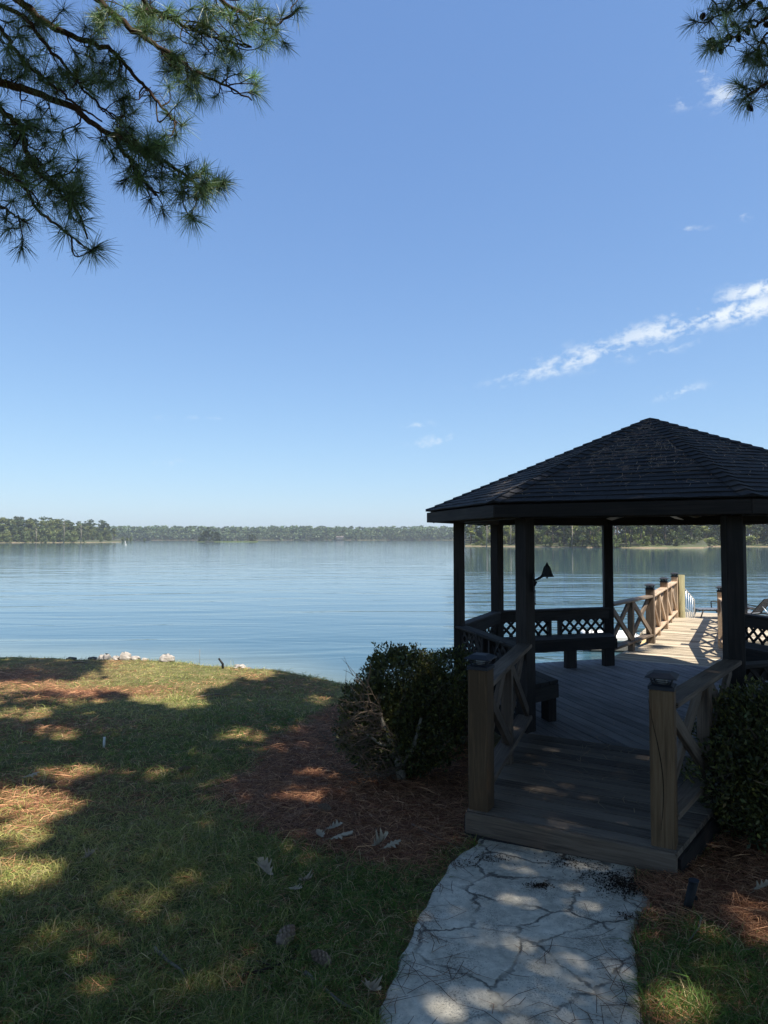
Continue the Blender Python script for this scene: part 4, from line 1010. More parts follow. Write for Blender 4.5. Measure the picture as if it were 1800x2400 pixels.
Zg = gz(X, Y); ct = 1/math.tan(SUN_EL)
ondeck = (np.hypot(X-GC.x, Y-GC.y) < 2.6)
keepP = (Y < crest(X)+.6) | ((Y < 12.3) & (X < 11) & (X > -3))
cx_ = X+SUN_H.x*(Hh-Zg)*ct; cy_ = Y+SUN_H.y*(Hh-Zg)*ct
dx0 = cx_-SUN_H.x*Hh*ct; dy0 = cy_-SUN_H.y*Hh*ct      # where the same ray meets the deck plane z=0
keep = keepP & ~lit(X, Y, Zg, LIT, LITP) & ~lit(dx0, dy0, 0*Zg, LITDE, LITD)
px, py, d_ = pj(cx_, cy_, Hh)
infr = (d_ > 0) & (px > -130) & (px < 1930) & (py > -130)
keep &= ~infr
# foliage thinned over the path to let sun through, dense over the ramp
keep &= RG.random(NC) < np.where(inpoly(PATH, X, Y), .56, np.where((X > -.3) & (Y > 3.7), .97, np.where(Y < 4.2, .6, .75)))
C = np.stack([cx_, cy_, Hh], 1)[keep]
print('canopy clumps', len(C))
own = np.argmin(np.stack([np.hypot(C[:, 0]-t[0], C[:, 1]-t[1]) for t in TR], 1), 1)

def spray(C, nper, L, wd, base):  # leaves whose shadow would cover a sun patch are dropped
    n_ = len(C)*nper; CC_ = np.repeat(C, nper, 0)+RG.normal(0, .05, (n_, 3)); D = runit(n_)
    M_ = CC_+D*L*.5; zg_ = gz(M_[:, 0]-SUN_H.x*M_[:, 2]*ct, M_[:, 1]-SUN_H.y*M_[:, 2]*ct)
    ok = ~lit(M_[:, 0]-SUN_H.x*(M_[:, 2]-zg_)*ct, M_[:, 1]-SUN_H.y*(M_[:, 2]-zg_)*ct, zg_, LIT, LITP) & ~lit(M_[:, 0]-SUN_H.x*M_[:, 2]*ct, M_[:, 1]-SUN_H.y*M_[:, 2]*ct, 0*zg_, LITDE, LITD)
    for zz_, el_ in LITH: ok &= ~lit(M_[:, 0]-SUN_H.x*(M_[:, 2]-zz_)*ct, M_[:, 1]-SUN_H.y*(M_[:, 2]-zz_)*ct, 0*zg_+zz_, el_, [])
    CC_, D = CC_[ok], D[ok]; n_ = len(D); V, F_ = quads(CC_, D, crossu(D), L*RG.uniform(.7, 1.2, n_), wd*RG.uniform(.7, 1.3, n_))
    return V, F_, np.repeat(leafcol(n_, base, .3, .3), 4, 0)
# near branches of the left pine, traced in space about 5.5-8 m away
def needle_tufts(cent, dirs, rad, nn, wd, base):
    n_ = len(cent)*nn; C_ = np.repeat(cent, nn, 0); D0 = np.repeat(dirs, nn, 0)
    back = RG.random(n_)**1.5*.09; C_ = C_ - D0*back[:, None]
    D = D0*RG.uniform(-.05, 1.1, n_)[:, None] + runit(n_)*.85; D[:, 2] -= .08; D /= np.linalg.norm(D, axis=1)[:, None]
    L = np.repeat(rad, nn)*RG.uniform(.65, 1.1, n_); sd = crossu(D); sag = np.stack([0*L, 0*L, -L*L*.9], 1)
    a = C_+sd*(wd*.5); b_ = C_-sd*(wd*.5); m1 = C_+D*(L*.55)[:, None]+sag*.3+sd*(wd*.5); m2 = m1-sd*wd; t1 = C_+D*L[:, None]+sag+sd*wd*.15; t2 = t1-sd*wd*.3
    V = np.stack([a, b_, m2, m1, t2, t1], 1).reshape(-1, 3); k = np.arange(n_)[:, None]*6
    F_ = np.concatenate([k+np.array([[0, 1, 2, 3]]), k+np.array([[3, 2, 4, 5]])], 0)
    tone = np.repeat(np.exp(RG.normal(0, .3, len(cent))), nn)
    c = leafcol(n_, base, .22, .35)*tone[:, None]
    return V, F_, np.repeat(c, 6, 0)
def crv(p, q, n_=7, wob=.06):
    p, q = np.array(p), np.array(q); t = np.linspace(0, 1, n_)[:, None]; L = np.linalg.norm(q-p)
    o1 = RG.normal(0, 1, 3)*wob*L; o2 = RG.normal(0, 1, 3)*wob*L
    return p+(q-p)*t + o1*np.sin(math.pi*t) + o2*.5*np.sin(2*math.pi*t) + np.array([0, 0, -.10*L])*np.sin(math.pi*t)
def pine(trunk, label, limbs, tufts, seed, height, extra, cones=(), lights=1.0):
    global RG
    RG = np.random.default_rng(seed)
    tx, ty = trunk; gzz = gzf(tx, ty); o = empty('pine_tree', (tx, ty, gzz), label, 'tree')
    mb = MB(); mb.tube([(tx, ty, gzz-.2), (tx+.04, ty, gzz+3), (tx-.03, ty+.05, gzz+8), (tx, ty, gzz+height)], [.27, .22, .17, .05], 12); mb.build('trunk', M['bark'], o)
    nodes = []
    for (pts, r0, r1) in limbs:
        P3 = [np.array(at(px, py, Y)) for (px, py, Y) in pts]
        first = P3[0]; tz = max(first[2]-.3, 4.5); P3 = ([np.array([tx, ty, tz])] + P3) if not (20 < pts[0][0] < 1780) else P3
        dense = []
        for a, b_ in zip(P3, P3[1:]):
            for t in np.linspace(0, 1, 7)[:-1]: dense.append(a+(b_-a)*t+RG.normal(0, .008, 3))
        dense.append(P3[-1]); n_ = len(dense); rr = [r0+(r1-r0)*(i/(n_-1))**.8 for i in range(n_)]
        mb = MB(); mb.tube(dense, rr, 7); mb.build('branch', M['bark'], o)
        for i in range(6, n_): nodes.append((dense[i], dense[i]-dense[i-1]))
    nd = np.array([a for a, _ in nodes]); ndir = np.array([b_ for _, b_ in nodes])
    TC, TD, TRd = [], [], []; mb = MB()
    for (px, py, Y, s) in tufts:
        # depth of the nearest limb in view, slightly jittered
        pxs, pys, _ = pj(nd[:, 0], nd[:, 1], nd[:, 2]); dd = np.hypot(pxs-px, pys-py)+RG.uniform(0, 40, len(nd)); j = int(np.argmin(dd+np.where(pxs < -60, 500, 0)))
        Y_ = nd[j][1]+RG.uniform(-.35, .35) if Y is None else Y
        T = np.array(at(px, py, Y_))
        cand = np.linalg.norm(nd-T, axis=1); k = max(0, j-RG.integers(1, 5)); k = k if cand[k] < 1.6 else j
        q = crv(nd[k], T, 8, .09); mb.tube([tuple(p) for p in q], [.009-.0055*i/7 for i in range(8)], 5, cap=False)
        d = q[-1]-q[-3]; d /= np.linalg.norm(d); TC.append(q[-1]); TD.append(d); TRd.append(.205*s)
        if RG.random() < .35:                                  # a side tuft on the same twig
            q2 = q[4]+RG.normal(0, .09, 3); mb.tube([tuple(q[3]), tuple((q[3]+q2)/2+RG.normal(0, .02, 3)), tuple(q2)], [.006, .005, .0035], 4, cap=False)
            d = q2-q[3]; d /= np.linalg.norm(d); TC.append(q2); TD.append(d); TRd.append(.16*s)
        for _ in range(2):                                     # bare curly spurs
            i0 = RG.integers(1, 6); s1 = q[i0]+RG.normal(0, .05, 3); s2 = s1+RG.normal(0, .05, 3); mb.tube([tuple(q[i0]), tuple(s1), tuple(s2)], [.005, .004, .003], 4, cap=False)
    mb.build('twigs', M['bark'], o)
    V, F_, c = needle_tufts(np.array(TC), np.array(TD), np.array(TRd), 96, .0036, (0.075, 0.145, 0.062))
    npmesh('needles', V, F_, 4, M['needle'], o, cols=c)
    if len(extra):
        V, F_, c = spray(extra, 12, .34, .085, (0.035, 0.06, 0.02)); npmesh('upper_crown', V, F_, 4, M['leaf'], o, cols=c)
        mb = MB()
        for i in range(26):
            e = extra[RG.integers(0, len(extra))]; z0 = min(height-1, e[2]-RG.uniform(.5, 2.5)); q = crv((tx, ty, gzz+z0), e, 6, .03)
            pxx, pyy, dd = pj(q[:, 0], q[:, 1], q[:, 2])
            if np.any((dd > 0) & (pxx > -60) & (pxx < 1860) & (pyy > -60)): continue
            mb.tube([tuple(p) for p in q], [.07, .06, .05, .035, .025, .015], 6)
        mb.build('upper_branches', M['bark'], o)
    for (px, py, Y, ang) in cones:
        c0 = Vector(at(px, py, Y)); ax = Vector((math.sin(ang), .2, -math.cos(ang))).normalized(); mb = MB(); cone_mesh(mb, c0, ax, .08, .024); mb.build('pine_cone', M['bark'], o)
    return o
def cone_mesh(mb, base, ax, L, rad, rows=9):
    ax = Vector(ax).normalized(); e1 = ax.orthogonal().normalized(); e2 = ax.cross(e1)
    mb.lathe(base, [(0, 0), (rad*.35, L*.1), (rad*.42, L*.35), (rad*.3, L*.7), (0, L)], 8, ax)
    for i in range(rows):
        t = (i+.5)/rows; r = rad*math.sin(math.pi*min(.97, t*.8+.18))*1.0; m = 9
        for j in range(m):
            th = 2*math.pi*(j+.5*(i % 2))/m; d = e1*math.cos(th)+e2*math.sin(th); sd = ax.cross(d)
            c = base+ax*(L*t); wv_ = rad*.27
            mb.face([c+d*(r*.45)-sd*wv_*.6, c+d*(r*.45)+sd*wv_*.6, c+d*r*1.12+sd*wv_+ax*L*.05, c+d*r*1.25+ax*L*.08, c+d*r*1.12-sd*wv_+ax*L*.05])
            mb.face([c+d*(r*.45)-sd*wv_*.6-ax*.004, c+d*r*1.12-sd*wv_+ax*(L*.05-.004), c+d*r*1.25+ax*(L*.08-.004), c+d*r*1.12+sd*wv_+ax*(L*.05-.004), c+d*(r*.45)+sd*wv_*.6-ax*.004])
limbsL = [
 ([(-60, 185, 6.4), (0, 195, 6.4), (60, 207, 6.4), (170, 250, 6.35), (215, 288, 6.3), (265, 318, 6.25), (300, 370, 6.2), (335, 420, 6.15), (365, 458, 6.1)], .05, .012),
 ([(265, 318, 6.25), (300, 330, 6.2), (370, 372, 6.1), (420, 400, 6.05), (465, 440, 6.0), (500, 455, 6.0)], .03, .008),
 ([(-40, -60, 6.9), (50, 5, 6.9), (110, 55, 6.9), (150, 78, 6.9), (215, 98, 6.85), (270, 125, 6.8), (320, 185, 6.8), (360, 225, 6.75), (395, 270, 6.7), (412, 288, 6.7)], .05, .008),
 ([(130, -90, 7.4), (235, 5, 7.4), (300, 62, 7.4), (350, 95, 7.35), (400, 128, 7.3), (450, 165, 7.3), (520, 195, 7.2), (590, 235, 7.2)], .045, .008),
 ([(270, -90, 7.8), (350, 20, 7.8), (430, 60, 7.8), (520, 95, 7.7), (590, 110, 7.7)], .035, .008),
 ([(400, -100, 7.6), (500, -10, 7.6), (590, 45, 7.5), (650, 60, 7.5), (700, 20, 7.5)], .03, .008),
 ([(-80, 215, 6.0), (0, 255, 6.0), (50, 290, 6.0), (60, 350, 5.95), (80, 390, 5.9), (130, 440, 5.9), (180, 490, 5.9), (205, 560, 5.9)], .04, .008),
 ([(-90, 340, 5.6), (0, 390, 5.6), (50, 430, 5.6), (90, 490, 5.6), (150, 540, 5.55), (200, 580, 5.5)], .03, .007),
 ([(-60, 20, 6.2), (0, 60, 6.2), (30, 110, 6.2), (60, 150, 6.2), (120, 195, 6.2), (160, 230, 6.15), (200, 260, 6.1), (240, 285, 6.1)], .03, .007),
 ([(-60, -20, 6.6), (60, 40, 6.6), (95, 90, 6.6), (150, 150, 6.6), (190, 205, 6.55), (235, 250, 6.5), (290, 285, 6.5)], .03, .007),
 ([(-70, 480, 5.7), (0, 480, 5.7), (30, 505, 5.7), (60, 520, 5.7)], .02, .007)]
tl = [(700, 18), (650, 75), (612, 108), (660, 35), (598, 215), (565, 172), (600, 195), (505, 225), (470, 232), (440, 210), (428, 292), (412, 318), (350, 225), (315, 262), (290, 230), (240, 190), (230, 70), (340, 60),
      (320, 340), (350, 350), (385, 345), (310, 300), (290, 330), (380, 318), (300, 400), (325, 430), (350, 470), (440, 390), (410, 410), (480, 400), (512, 432), (525, 425), (470, 460), (445, 505), (455, 515), (420, 455), (385, 450), (480, 430),
      (95, 255), (130, 280), (150, 325), (60, 300), (20, 340), (50, 380), (15, 420), (60, 400), (110, 440), (180, 455), (190, 435), (160, 500), (130, 480), (180, 415), (225, 580), (215, 590), (155, 540), (60, 518), (20, 535), (190, 520), (90, 480), (30, 470),
      (30, 50), (80, 25), (110, 110), (60, 150), (180, 130), (225, 185), (95, 190), (130, 215), (15, 190), (200, 60), (260, 200), (170, 200), (20, 110), (150, 20), (240, 30), (300, 20), (130, 60), (60, 90),
      (400, 30), (450, 20), (480, 60), (520, 30), (560, 60), (520, 120), (480, 130), (430, 130), (460, 90), (560, 20), (610, 20), (590, 70), (630, 95), (540, 85), (400, 90), (360, 30), (420, 165), (460, 190), (500, 175), (550, 130), (420, 240), (395, 200),
      (-20, 300), (-20, 420), (-20, 80), (-30, 180), (60, -30), (200, -30), (350, -30), (480, -30), (600, -30), (690, -20), (10, 510), (240, 330), (0, 240)]
RG = np.random.default_rng(3)
regions = [([(0, 0), (680, 0), (640, 90), (560, 150), (480, 200), (400, 150), (300, 60), (0, 60)], 46), ([(0, 60), (250, 60), (300, 200), (330, 240), (200, 250), (0, 200)], 26), ([(0, 250), (150, 270), (200, 430), (210, 500), (100, 480), (0, 420)], 26),
           ([(270, 300), (390, 320), (400, 400), (500, 410), (530, 440), (440, 470), (340, 450), (290, 380)], 22), ([(330, 60), (480, 180), (500, 240), (400, 200)], 8)]
for poly, cnt in regions:
    xs = [p[0] for p in poly]; ys_ = [p[1] for p in poly]; k = 0
    while k < cnt:
        x, y = RG.uniform(min(xs), max(xs)), RG.uniform(min(ys_), max(ys_))
        if inpoly(poly, np.array([x]), np.array([y]))[0]: tl.append((x, y)); k += 1
tl = [(x, y, None, RG.uniform(.85, 1.15)) for x, y in tl]
pine((-6.6, 5.6), 'tall pine whose drooping needled boughs fill the upper left of the view', limbsL, tl, 31, 17, C[own == 0])
limbsR = [([(1860, -60, 6.6), (1800, 40, 6.6), (1770, 62, 6.6), (1735, 75, 6.55), (1700, 100, 6.5)], .03, .006),
          ([(1900, -140, 6.9), (1800, -20, 6.9), (1762, 3, 6.9), (1735, 20, 6.9), (1700, 30, 6.85), (1650, 48, 6.85)], .03, .006),
          ([(1900, 20, 6.3), (1830, 50, 6.3), (1795, 80, 6.3), (1778, 105, 6.3), (1772, 140, 6.3)], .02, .006),
          ([(1900, 120, 6.2), (1830, 180, 6.2), (1800, 195, 6.2), (1770, 210, 6.2), (1745, 208, 6.2)], .02, .006)]
tr_ = [(1626, 50), (1660, 40), (1690, 20), (1705, 35), (1715, 0), (1740, 10), (1700, 60), (1690, 95), (1680, 105), (1665, 100), (1755, 50), (1770, 90), (1778, 130), (1755, 128), (1768, 145), (1742, 232), (1755, 240), (1780, 190), (1795, 195), (1745, 205), (1800, 130), (1790, 155), (1730, 60), (1790, 20), (1770, -20), (1700, -25), (1650, -30), (1820, 80), (1815, 230), (1800, 30)]
pine((6.9, 4.2), 'pine on the right whose twigs with dark cones hang into the upper right corner', limbsR, [(x, y, None, .95) for x, y in tr_], 33, 17, C[own == 1],
     cones=[(1645, 44, 6.85, 2.8), (1712, 56, 6.9, 1.6), (1729, 80, 6.55, .3), (1751, 64, 6.55, .3), (1680, 98, 6.5, -.4), (1688, 108, 6.5, .3), (1676, 92, 6.5, -1.4), (1700, 86, 6.5, 1.6), (1790, 54, 6.6, 1.3), (1775, 5, 6.9, 1.0), (1752, 245, 6.2, .8)])
for i, (tx, ty, _) in enumerate(TR[2:]):
    lb = ['pine behind the viewer to the left of the path, shading the lawn', 'pine behind the viewer to the right of the path, shading the ramp', 'outer pine on the left edge of the lawn, out of view', 'outer pine behind the right shrub, out of view'][i]
    o = empty('pine_tree', (tx, ty, gzf(tx, ty)), lb, 'tree'); RG = np.random.default_rng(50+i); gzz = gzf(tx, ty)
    mb = MB(); mb.tube([(tx, ty, gzz-.2), (tx+.05, ty, gzz+4), (tx, ty, gzz+16)], [.26, .2, .06], 12); mb.build('trunk', M['bark'], o)
    ex = C[own == i+2]; V, F_, c = spray(ex, 12, .34, .085, (0.035, 0.06, 0.02)); npmesh('crown', V, F_, 4, M['leaf'], o, cols=c)
    mb = MB()
    for j in range(30):
        e = ex[RG.integers(0, len(ex))]; q = crv((tx, ty, min(15, e[2]-RG.uniform(.3, 2))), e, 6, .03)
        pxx, pyy, dd = pj(q[:, 0], q[:, 1], q[:, 2])
        if np.any((dd > 0) & (pxx > -60) & (pxx < 1860) & (pyy > -60)): continue
        mb.tube([tuple(p) for p in q], [.07, .06, .05, .035, .025, .015], 6)
    mb.build('branches', M['bark'], o)

# ------------------------------------------------------------------ shrubs
def shrub(base, rx, ry, h, nleaf, label, seed, twig_side, lobes):
    global RG
    RG = np.random.default_rng(seed); o = empty('shrub', base, label, 'shrub'); b0 = np.array(base)
    lb = np.array(lobes)*np.array([rx, ry, h, rx]); k = RG.choice(len(lb), nleaf, p=(lb[:, 3]**2)/(lb[:, 3]**2).sum())
    d = runit(nleaf); rad = RG.uniform(.45, 1.03, nleaf)**.5
    bump = 1+.12*np.sin(d[:, 0]*7+k)*np.sin(d[:, 1]*6)+.08*np.sin(d[:, 2]*11)
    Cc = b0+lb[k, :3]+d*(rad*bump)[:, None]*np.stack([lb[k, 3], lb[k, 3], lb[k, 3]*.92], 1)
    ok = Cc[:, 2] > b0[2]+.04; Cc = Cc[ok]; n_ = len(Cc); d = d[ok]
    D = runit(n_)*.8+d*.5+np.array([0, 0, .35]); D /= np.linalg.norm(D, axis=1)[:, None]
    V, F_ = quads(Cc, D, crossu(D), RG.uniform(.026, .052, n_), RG.uniform(.012, .023, n_))
    npmesh('foliage', V, F_, 4, M['leaf'], o, cols=np.repeat(leafcol(n_, (0.05, 0.068, 0.026), .45, .7), 4, 0))
    SC, SD = [], []; ms = MB()
    for i in range(120):
        j = RG.integers(0, n_)
        if rad[ok][j] < .85: continue
        o_ = d[j]*.8+np.array([0, 0, .45])+RG.normal(0, .25, 3); o_ /= np.linalg.norm(o_); L_s = RG.uniform(.05, .11)
        e_ = Cc[j]+o_*L_s+RG.normal(0, .012, 3); ms.tube([tuple(Cc[j]-o_*.05), tuple((Cc[j]+e_)/2+RG.normal(0, .006, 3)), tuple(e_)], [.003, .0024, .0014], 4, cap=False)
        for t_ in np.linspace(.15, 1, int(6+L_s*55)):
            SC.append(Cc[j]*(1-t_)+e_*t_); SD.append(o_*.6+RG.normal(0, .6, 3))
    SC, SD = np.array(SC), np.array(SD); SD /= np.linalg.norm(SD, axis=1)[:, None]; V, F_ = quads(SC, SD, crossu(SD), RG.uniform(.025, .045, len(SC)), RG.uniform(.011, .018, len(SC)))
    npmesh('stray_shoots', V, F_, 4, M['leaf'], o, cols=np.repeat(leafcol(len(SC), (0.07, 0.10, 0.03), .3, .6), 4, 0)); mb = ms
    for i in range(90):
        j = RG.integers(0, n_); p0 = b0+np.array([RG.normal(0, .05), RG.normal(0, .05), .02]); q = crv(p0, Cc[j], 6, .07); mb.tube([tuple(p) for p in q], [.012, .009, .007, .005, .003, .002], 4, cap=False)
    for i in range(260):
        j = RG.integers(0, n_); D_ = D[j]+RG.normal(0, .3, 3); L = RG.uniform(.04, .14); mb.tube([tuple(Cc[j]-D_*L), tuple(Cc[j]), tuple(Cc[j]+D_*L*.4+RG.normal(0, .01, 3))], [.003, .0025, .0015], 3, cap=False)
    mb.build('twigs', M['stem'], o)
    return o, b0, lb
sb = G(935, 1832); sb = Vector((sb.x+.02, sb.y+.35, sb.z))
hgt = CH-(1502-1260)/F*sb.y - sb.z
shr, b0, lb = shrub(sb, .62, .6, hgt, 30000, 'rounded dark green shrub with a bare twiggy front, left of the entry railing', 41, -1,
  [(-.35, -.3, .22, .42), (.15, -.4, .24, .48), (.05, 0, .60, .70), (-.42, 0, .46, .52), (.5, .1, .52, .55), (.0, .1, .70, .55), (-.15, -.4, .36, .45), (.45, -.2, .3, .5), (-.55, -.15, .28, .42)])
RG = np.random.default_rng(8)
mb = MB(); base = np.array(G(945, 1835)); base[1] += .05
st = [base+np.array([0, 0, -.05]), base+np.array([-.03, -.02, .14]), base+np.array([-.09, -.05, .32]), base+np.array([-.16, -.08, .47]), base+np.array([-.2, -.1, .62])]
mb.tube([tuple(p) for p in st], [.05, .042, .034, .022, .008], 9)
mb.tube([tuple(st[1]), tuple(base+np.array([.09, -.04, .3])), tuple(base+np.array([.16, 0, .55]))], [.03, .022, .012], 7); mb.tube([tuple(st[2]), tuple(base+np.array([-.2, -.12, .36])), tuple(base+np.array([-.32, -.14, .45]))], [.02, .014, .007], 6)
mb.build('main_stem', M['greybark'], shr)
mb = MB()
for i in range(60):
    a = st[RG.integers(0, 5)]+RG.normal(0, .02, 3); an = RG.uniform(-.3, 1.35); L_b = RG.uniform(.25, .52)
    tgt = a+np.array([-math.cos(an)*L_b*1.05, -RG.uniform(.0, .28), math.sin(an)*L_b*.75]); q = crv(a, tgt, 8, .10)
    mb.tube([tuple(p) for p in q], [.0055, .005, .0042, .0036, .003, .0025, .002, .0012], 5, cap=False)
    for _ in range(7):
        j = RG.integers(3, 8); dd_ = (q[min(j, 7)]-q[j-2]); dd_ /= np.linalg.norm(dd_); L_t = RG.uniform(.04, .15); e_ = q[j]+(dd_+RG.normal(0, .55, 3))*L_t
        mm_ = (q[j]+e_)/2+RG.normal(0, .008, 3); mb.tube([tuple(q[j]), tuple(mm_), tuple(e_)], [.003, .0022, .0012], 3, cap=False)
mb.build('bare_twigs', M['stem'], shr)
sb2 = Vector((2.86, 4.75, gzf(2.86, 4.75)))
shrub(sb2, .72, .7, .96, 32000, 'dark leafy shrub filling the right edge beside the cracked post', 43, 1,
  [(0, 0, .55, .75), (-.55, -.1, .35, .5), (-.35, .35, .62, .45), (.5, 0, .5, .7), (-.3, -.5, .3, .5), (.3, .5, .62, .55), (.0, -.6, .45, .5)])
sb3 = Vector((.75, 7.6, gzf(.75, 7.6)))
shrub(sb3, .5, .5, 1.15, 14000, 'dark shrub tucked behind the left entry post under the gazebo rail', 47, 1, [(0, 0, .6, .75), (-.3, 0, .4, .6), (.4, -.3, .45, .6)])

# ------------------------------------------------------------------ grass and pine straw
RG = np.random.default_rng(77)
def sample(n_, r0, r1, p, a0=-33, a1=33):
    u = RG.random(n_); r = (r0**(1-p)+u*(r1**(1-p)-r0**(1-p)))**(1/(1-p)); th = np.radians(RG.uniform(a0, a1, n_)); return r*np.sin(th), r*np.cos(th), r
def off_deck(x, y):
    return ~(inpoly(ENTRY, x, y) | inpoly([tuple(p) for p in OCT], x, y))
x, y, r = sample(360000, 1.7, 19.5, 1.25)
sw = straw_w(x, y); k = (RG.random(len(x)) > sw*1.15-.05) & ~inpoly(PATHI, x, y) & off_deck(x, y) & (y < crest(x)+.25)
x, y, r = x[k], y[k], r[k]; n_ = len(x); print('grass', n_)
clmp = np.sin(x*17+3*np.sin(y*5))*np.sin(y*13+2*np.sin(x*7)); k = RG.random(n_) < np.clip(.8+.35*clmp, .3, 1); x, y, r, clmp = x[k], y[k], r[k], clmp[k]; n_ = len(x)
z = gz(x, y); tall = (1+.35*clmp)*np.where(np.abs(y-crest(x)) < .5, RG.uniform(1, 2.4, n_), 1.0)
L = RG.uniform(.025, .085, n_)*np.clip(1.15-.03*r, .7, 1.1)*tall*(1+.5*np.clip(hsh(x*2, y*2), 0, 1))*np.where(RG.random(n_) < .05, 1.9, 1); D = np.stack([RG.normal(0, .55, n_), RG.normal(0, .55, n_), np.ones(n_)*RG.uniform(.25, 1, n_)], 1); D /= np.linalg.norm(D, axis=1)[:, None]
B = np.stack([x, y, z-.004], 1); sd = crossu(D); wd = np.clip(.0011*r/2+.0012, .002, .007)[:, None]
m = B+D*(L*.6)[:, None]; t = B+D*L[:, None]+np.stack([D[:, 0]*L*.5, D[:, 1]*L*.5, -L*.25], 1)
V = np.stack([B-sd*wd*.5, B+sd*wd*.5, m+sd*wd*.4, m-sd*wd*.4, t+sd*wd*.05, t-sd*wd*.05], 1).reshape(-1, 3); kk = np.arange(n_)[:, None]*6
F_ = np.concatenate([kk+np.array([[0, 1, 2, 3]]), kk+np.array([[3, 2, 4, 5]])], 0)
green = np.array([.09, .17, .03]); yel = np.array([.5, .45, .16]); dry = np.array([.5, .4, .22])
f1 = np.clip(.30+.38*hsh(x*.8+1, y*.9)+.22*np.clip((y-9)/6, 0, 1)+RG.normal(0, .25, n_), 0, 1)[:, None]; f2 = (RG.random(n_) < .14)[:, None]  # far blades made yellower, so the sunlit band is brightened by colour too
cg = np.where(f2, dry, green*(1-f1)+yel*f1)*np.exp(RG.normal(0, .22, n_))[:, None]
tag(npmesh('grass', V, F_, 4, M['grass'], cols=np.repeat(cg, 6, 0)), 'thin green and straw-coloured lawn grass', 'grass', kind='stuff')
def straw(n_, x, y, zoff, Lr, col, wmul=1.0, r=None, sp=.18):
    L = RG.uniform(*Lr, n_); th = RG.random(n_)*6.283; D = np.stack([np.cos(th), np.sin(th), RG.normal(0, sp, n_)], 1)
    C0 = np.stack([x, y, gz(x, y)+zoff], 1); be = RG.normal(0, .12, n_)*L; S_ = np.stack([-np.sin(th), np.cos(th), 0*th], 1); up_ = np.array([0, 0, 1.])
    r = np.hypot(x, y) if r is None else r; wd = (np.clip(.0008*r/2+.0009, .0014, .005)*wmul)[:, None]
    a = C0-D*(L*.5)[:, None]; c = C0+D*(L*.5)[:, None]; m = C0+S_*be[:, None]+up_*.006
    for q in (a, m, c):
        q[:, 2] = np.maximum(q[:, 2], gz(q[:, 0], q[:, 1])+.002)
    w_ = S_*wd*.5+up_*wd*RG.normal(0, .3, n_)[:, None]
    V = np.stack([a-w_*.6, a+w_*.6, m+w_, m-w_, c+w_*.5, c-w_*.5], 1).reshape(-1, 3); kk = np.arange(n_)[:, None]*6
    F_ = np.concatenate([kk+np.array([[0, 1, 2, 3]]), kk+np.array([[3, 2, 4, 5]])], 0); return V, F_, np.repeat(col, 6, 0)
def scol(n_):
    f = RG.random(n_)[:, None]**1.4; c = np.array([.2, .075, .04])*(1-f)+np.array([.6, .33, .17])*f; return c*np.exp(RG.normal(0, .25, n_))[:, None]
x, y, r = sample(240000, 1.9, 18, 1.2); sw = straw_w(x, y); k = (RG.random(len(x)) < sw**1.6*.9+.085) & ~inpoly(PATHI, x, y) & off_deck(x, y) & (y < crest(x)); x, y = x[k], y[k]; n_ = len(x); print('straw', n_)
Vs = [straw(n_, x, y, RG.uniform(.003, .035, n_)*np.clip(straw_w(x, y)*1.5, .4, 1), (.07, .17), scol(n_))]
V, F_, c = Vs[0]; tag(npmesh('pine_straw', V, F_, 4, M['straw'], cols=c), 'bed of reddish fallen pine needles round the shrubs and over the lawn', 'pine straw', kind='stuff')
# loose needles on path, deck and roof
def onplane(n_, x, y, z, Lr, wm, nd=None):
    L = RG.uniform(*Lr, n_); th = RG.random(n_)*6.283; D = np.stack([np.cos(th), np.sin(th), 0*th], 1); S_ = np.stack([-np.sin(th), np.cos(th), 0*th], 1)
    C0 = np.stack([x, y, z], 1); be = RG.normal(0, .14, n_)*L; a = C0-D*(L*.5)[:, None]; c = C0+D*(L*.5)[:, None]; m = C0+S_*be[:, None]+np.array([0, 0, .003])
    return a, m, c, S_, L
n_ = 2100; x, y, r = sample(n_, 2.0, 4.8, 0.9, 0, 32); dp = np.minimum(np.abs(x-edge(pL, y)), np.abs(x-edge(pR, y))); k = inpoly(PATH, x, y) & (RG.random(n_) < .09+np.exp(-dp/.1)) & off_deck(x, y)
x, y = x[k], y[k]; n_ = len(x); a, m, c, S_, L = onplane(n_, x, y, gz(x, y)+.027, (.1, .27), 1)
for q in (a, m, c): q[:, 2] = gz(q[:, 0], q[:, 1])+.0265+RG.uniform(0, .004, n_)
w_ = S_*.0015; V = np.stack([a-w_, a+w_, m+w_, m-w_, c+w_*.5, c-w_*.5], 1).reshape(-1, 3); kk = np.arange(n_)[:, None]*6; F_ = np.concatenate([kk+np.array([[0, 1, 2, 3]]), kk+np.array([[3, 2, 4, 5]])], 0)
tag(npmesh('path_needles', V, F_, 4, M['straw'], cols=np.repeat(scol(n_)*.3, 6, 0)), 'brown pine needles scattered on the pale path', 'pine needles', kind='stuff')
n_ = 260; u_ = RG.normal(-.1, .45, n_); a_ = RG.uniform(-3.9, 1.5, n_); k = np.where(a_ < -2.2, np.abs(u_) < .5, np.abs(u_) < 1.2); cl_ = RG.random(n_) < .75; a_ = np.where(cl_, RG.normal(-2.5, .5, n_), a_)
k &= np.where(a_ < -2.2, np.abs(u_) < .5, np.abs(u_) < 1.2); u_, a_ = u_[k], a_[k]; n_ = len(u_)
x = GC.x+U2.x*u_+A2.x*a_; y = GC.y+U2.y*u_+A2.y*a_; a, m, c, S_, L = onplane(n_, x, y, np.full(n_, .005), (.07, .19), 1)
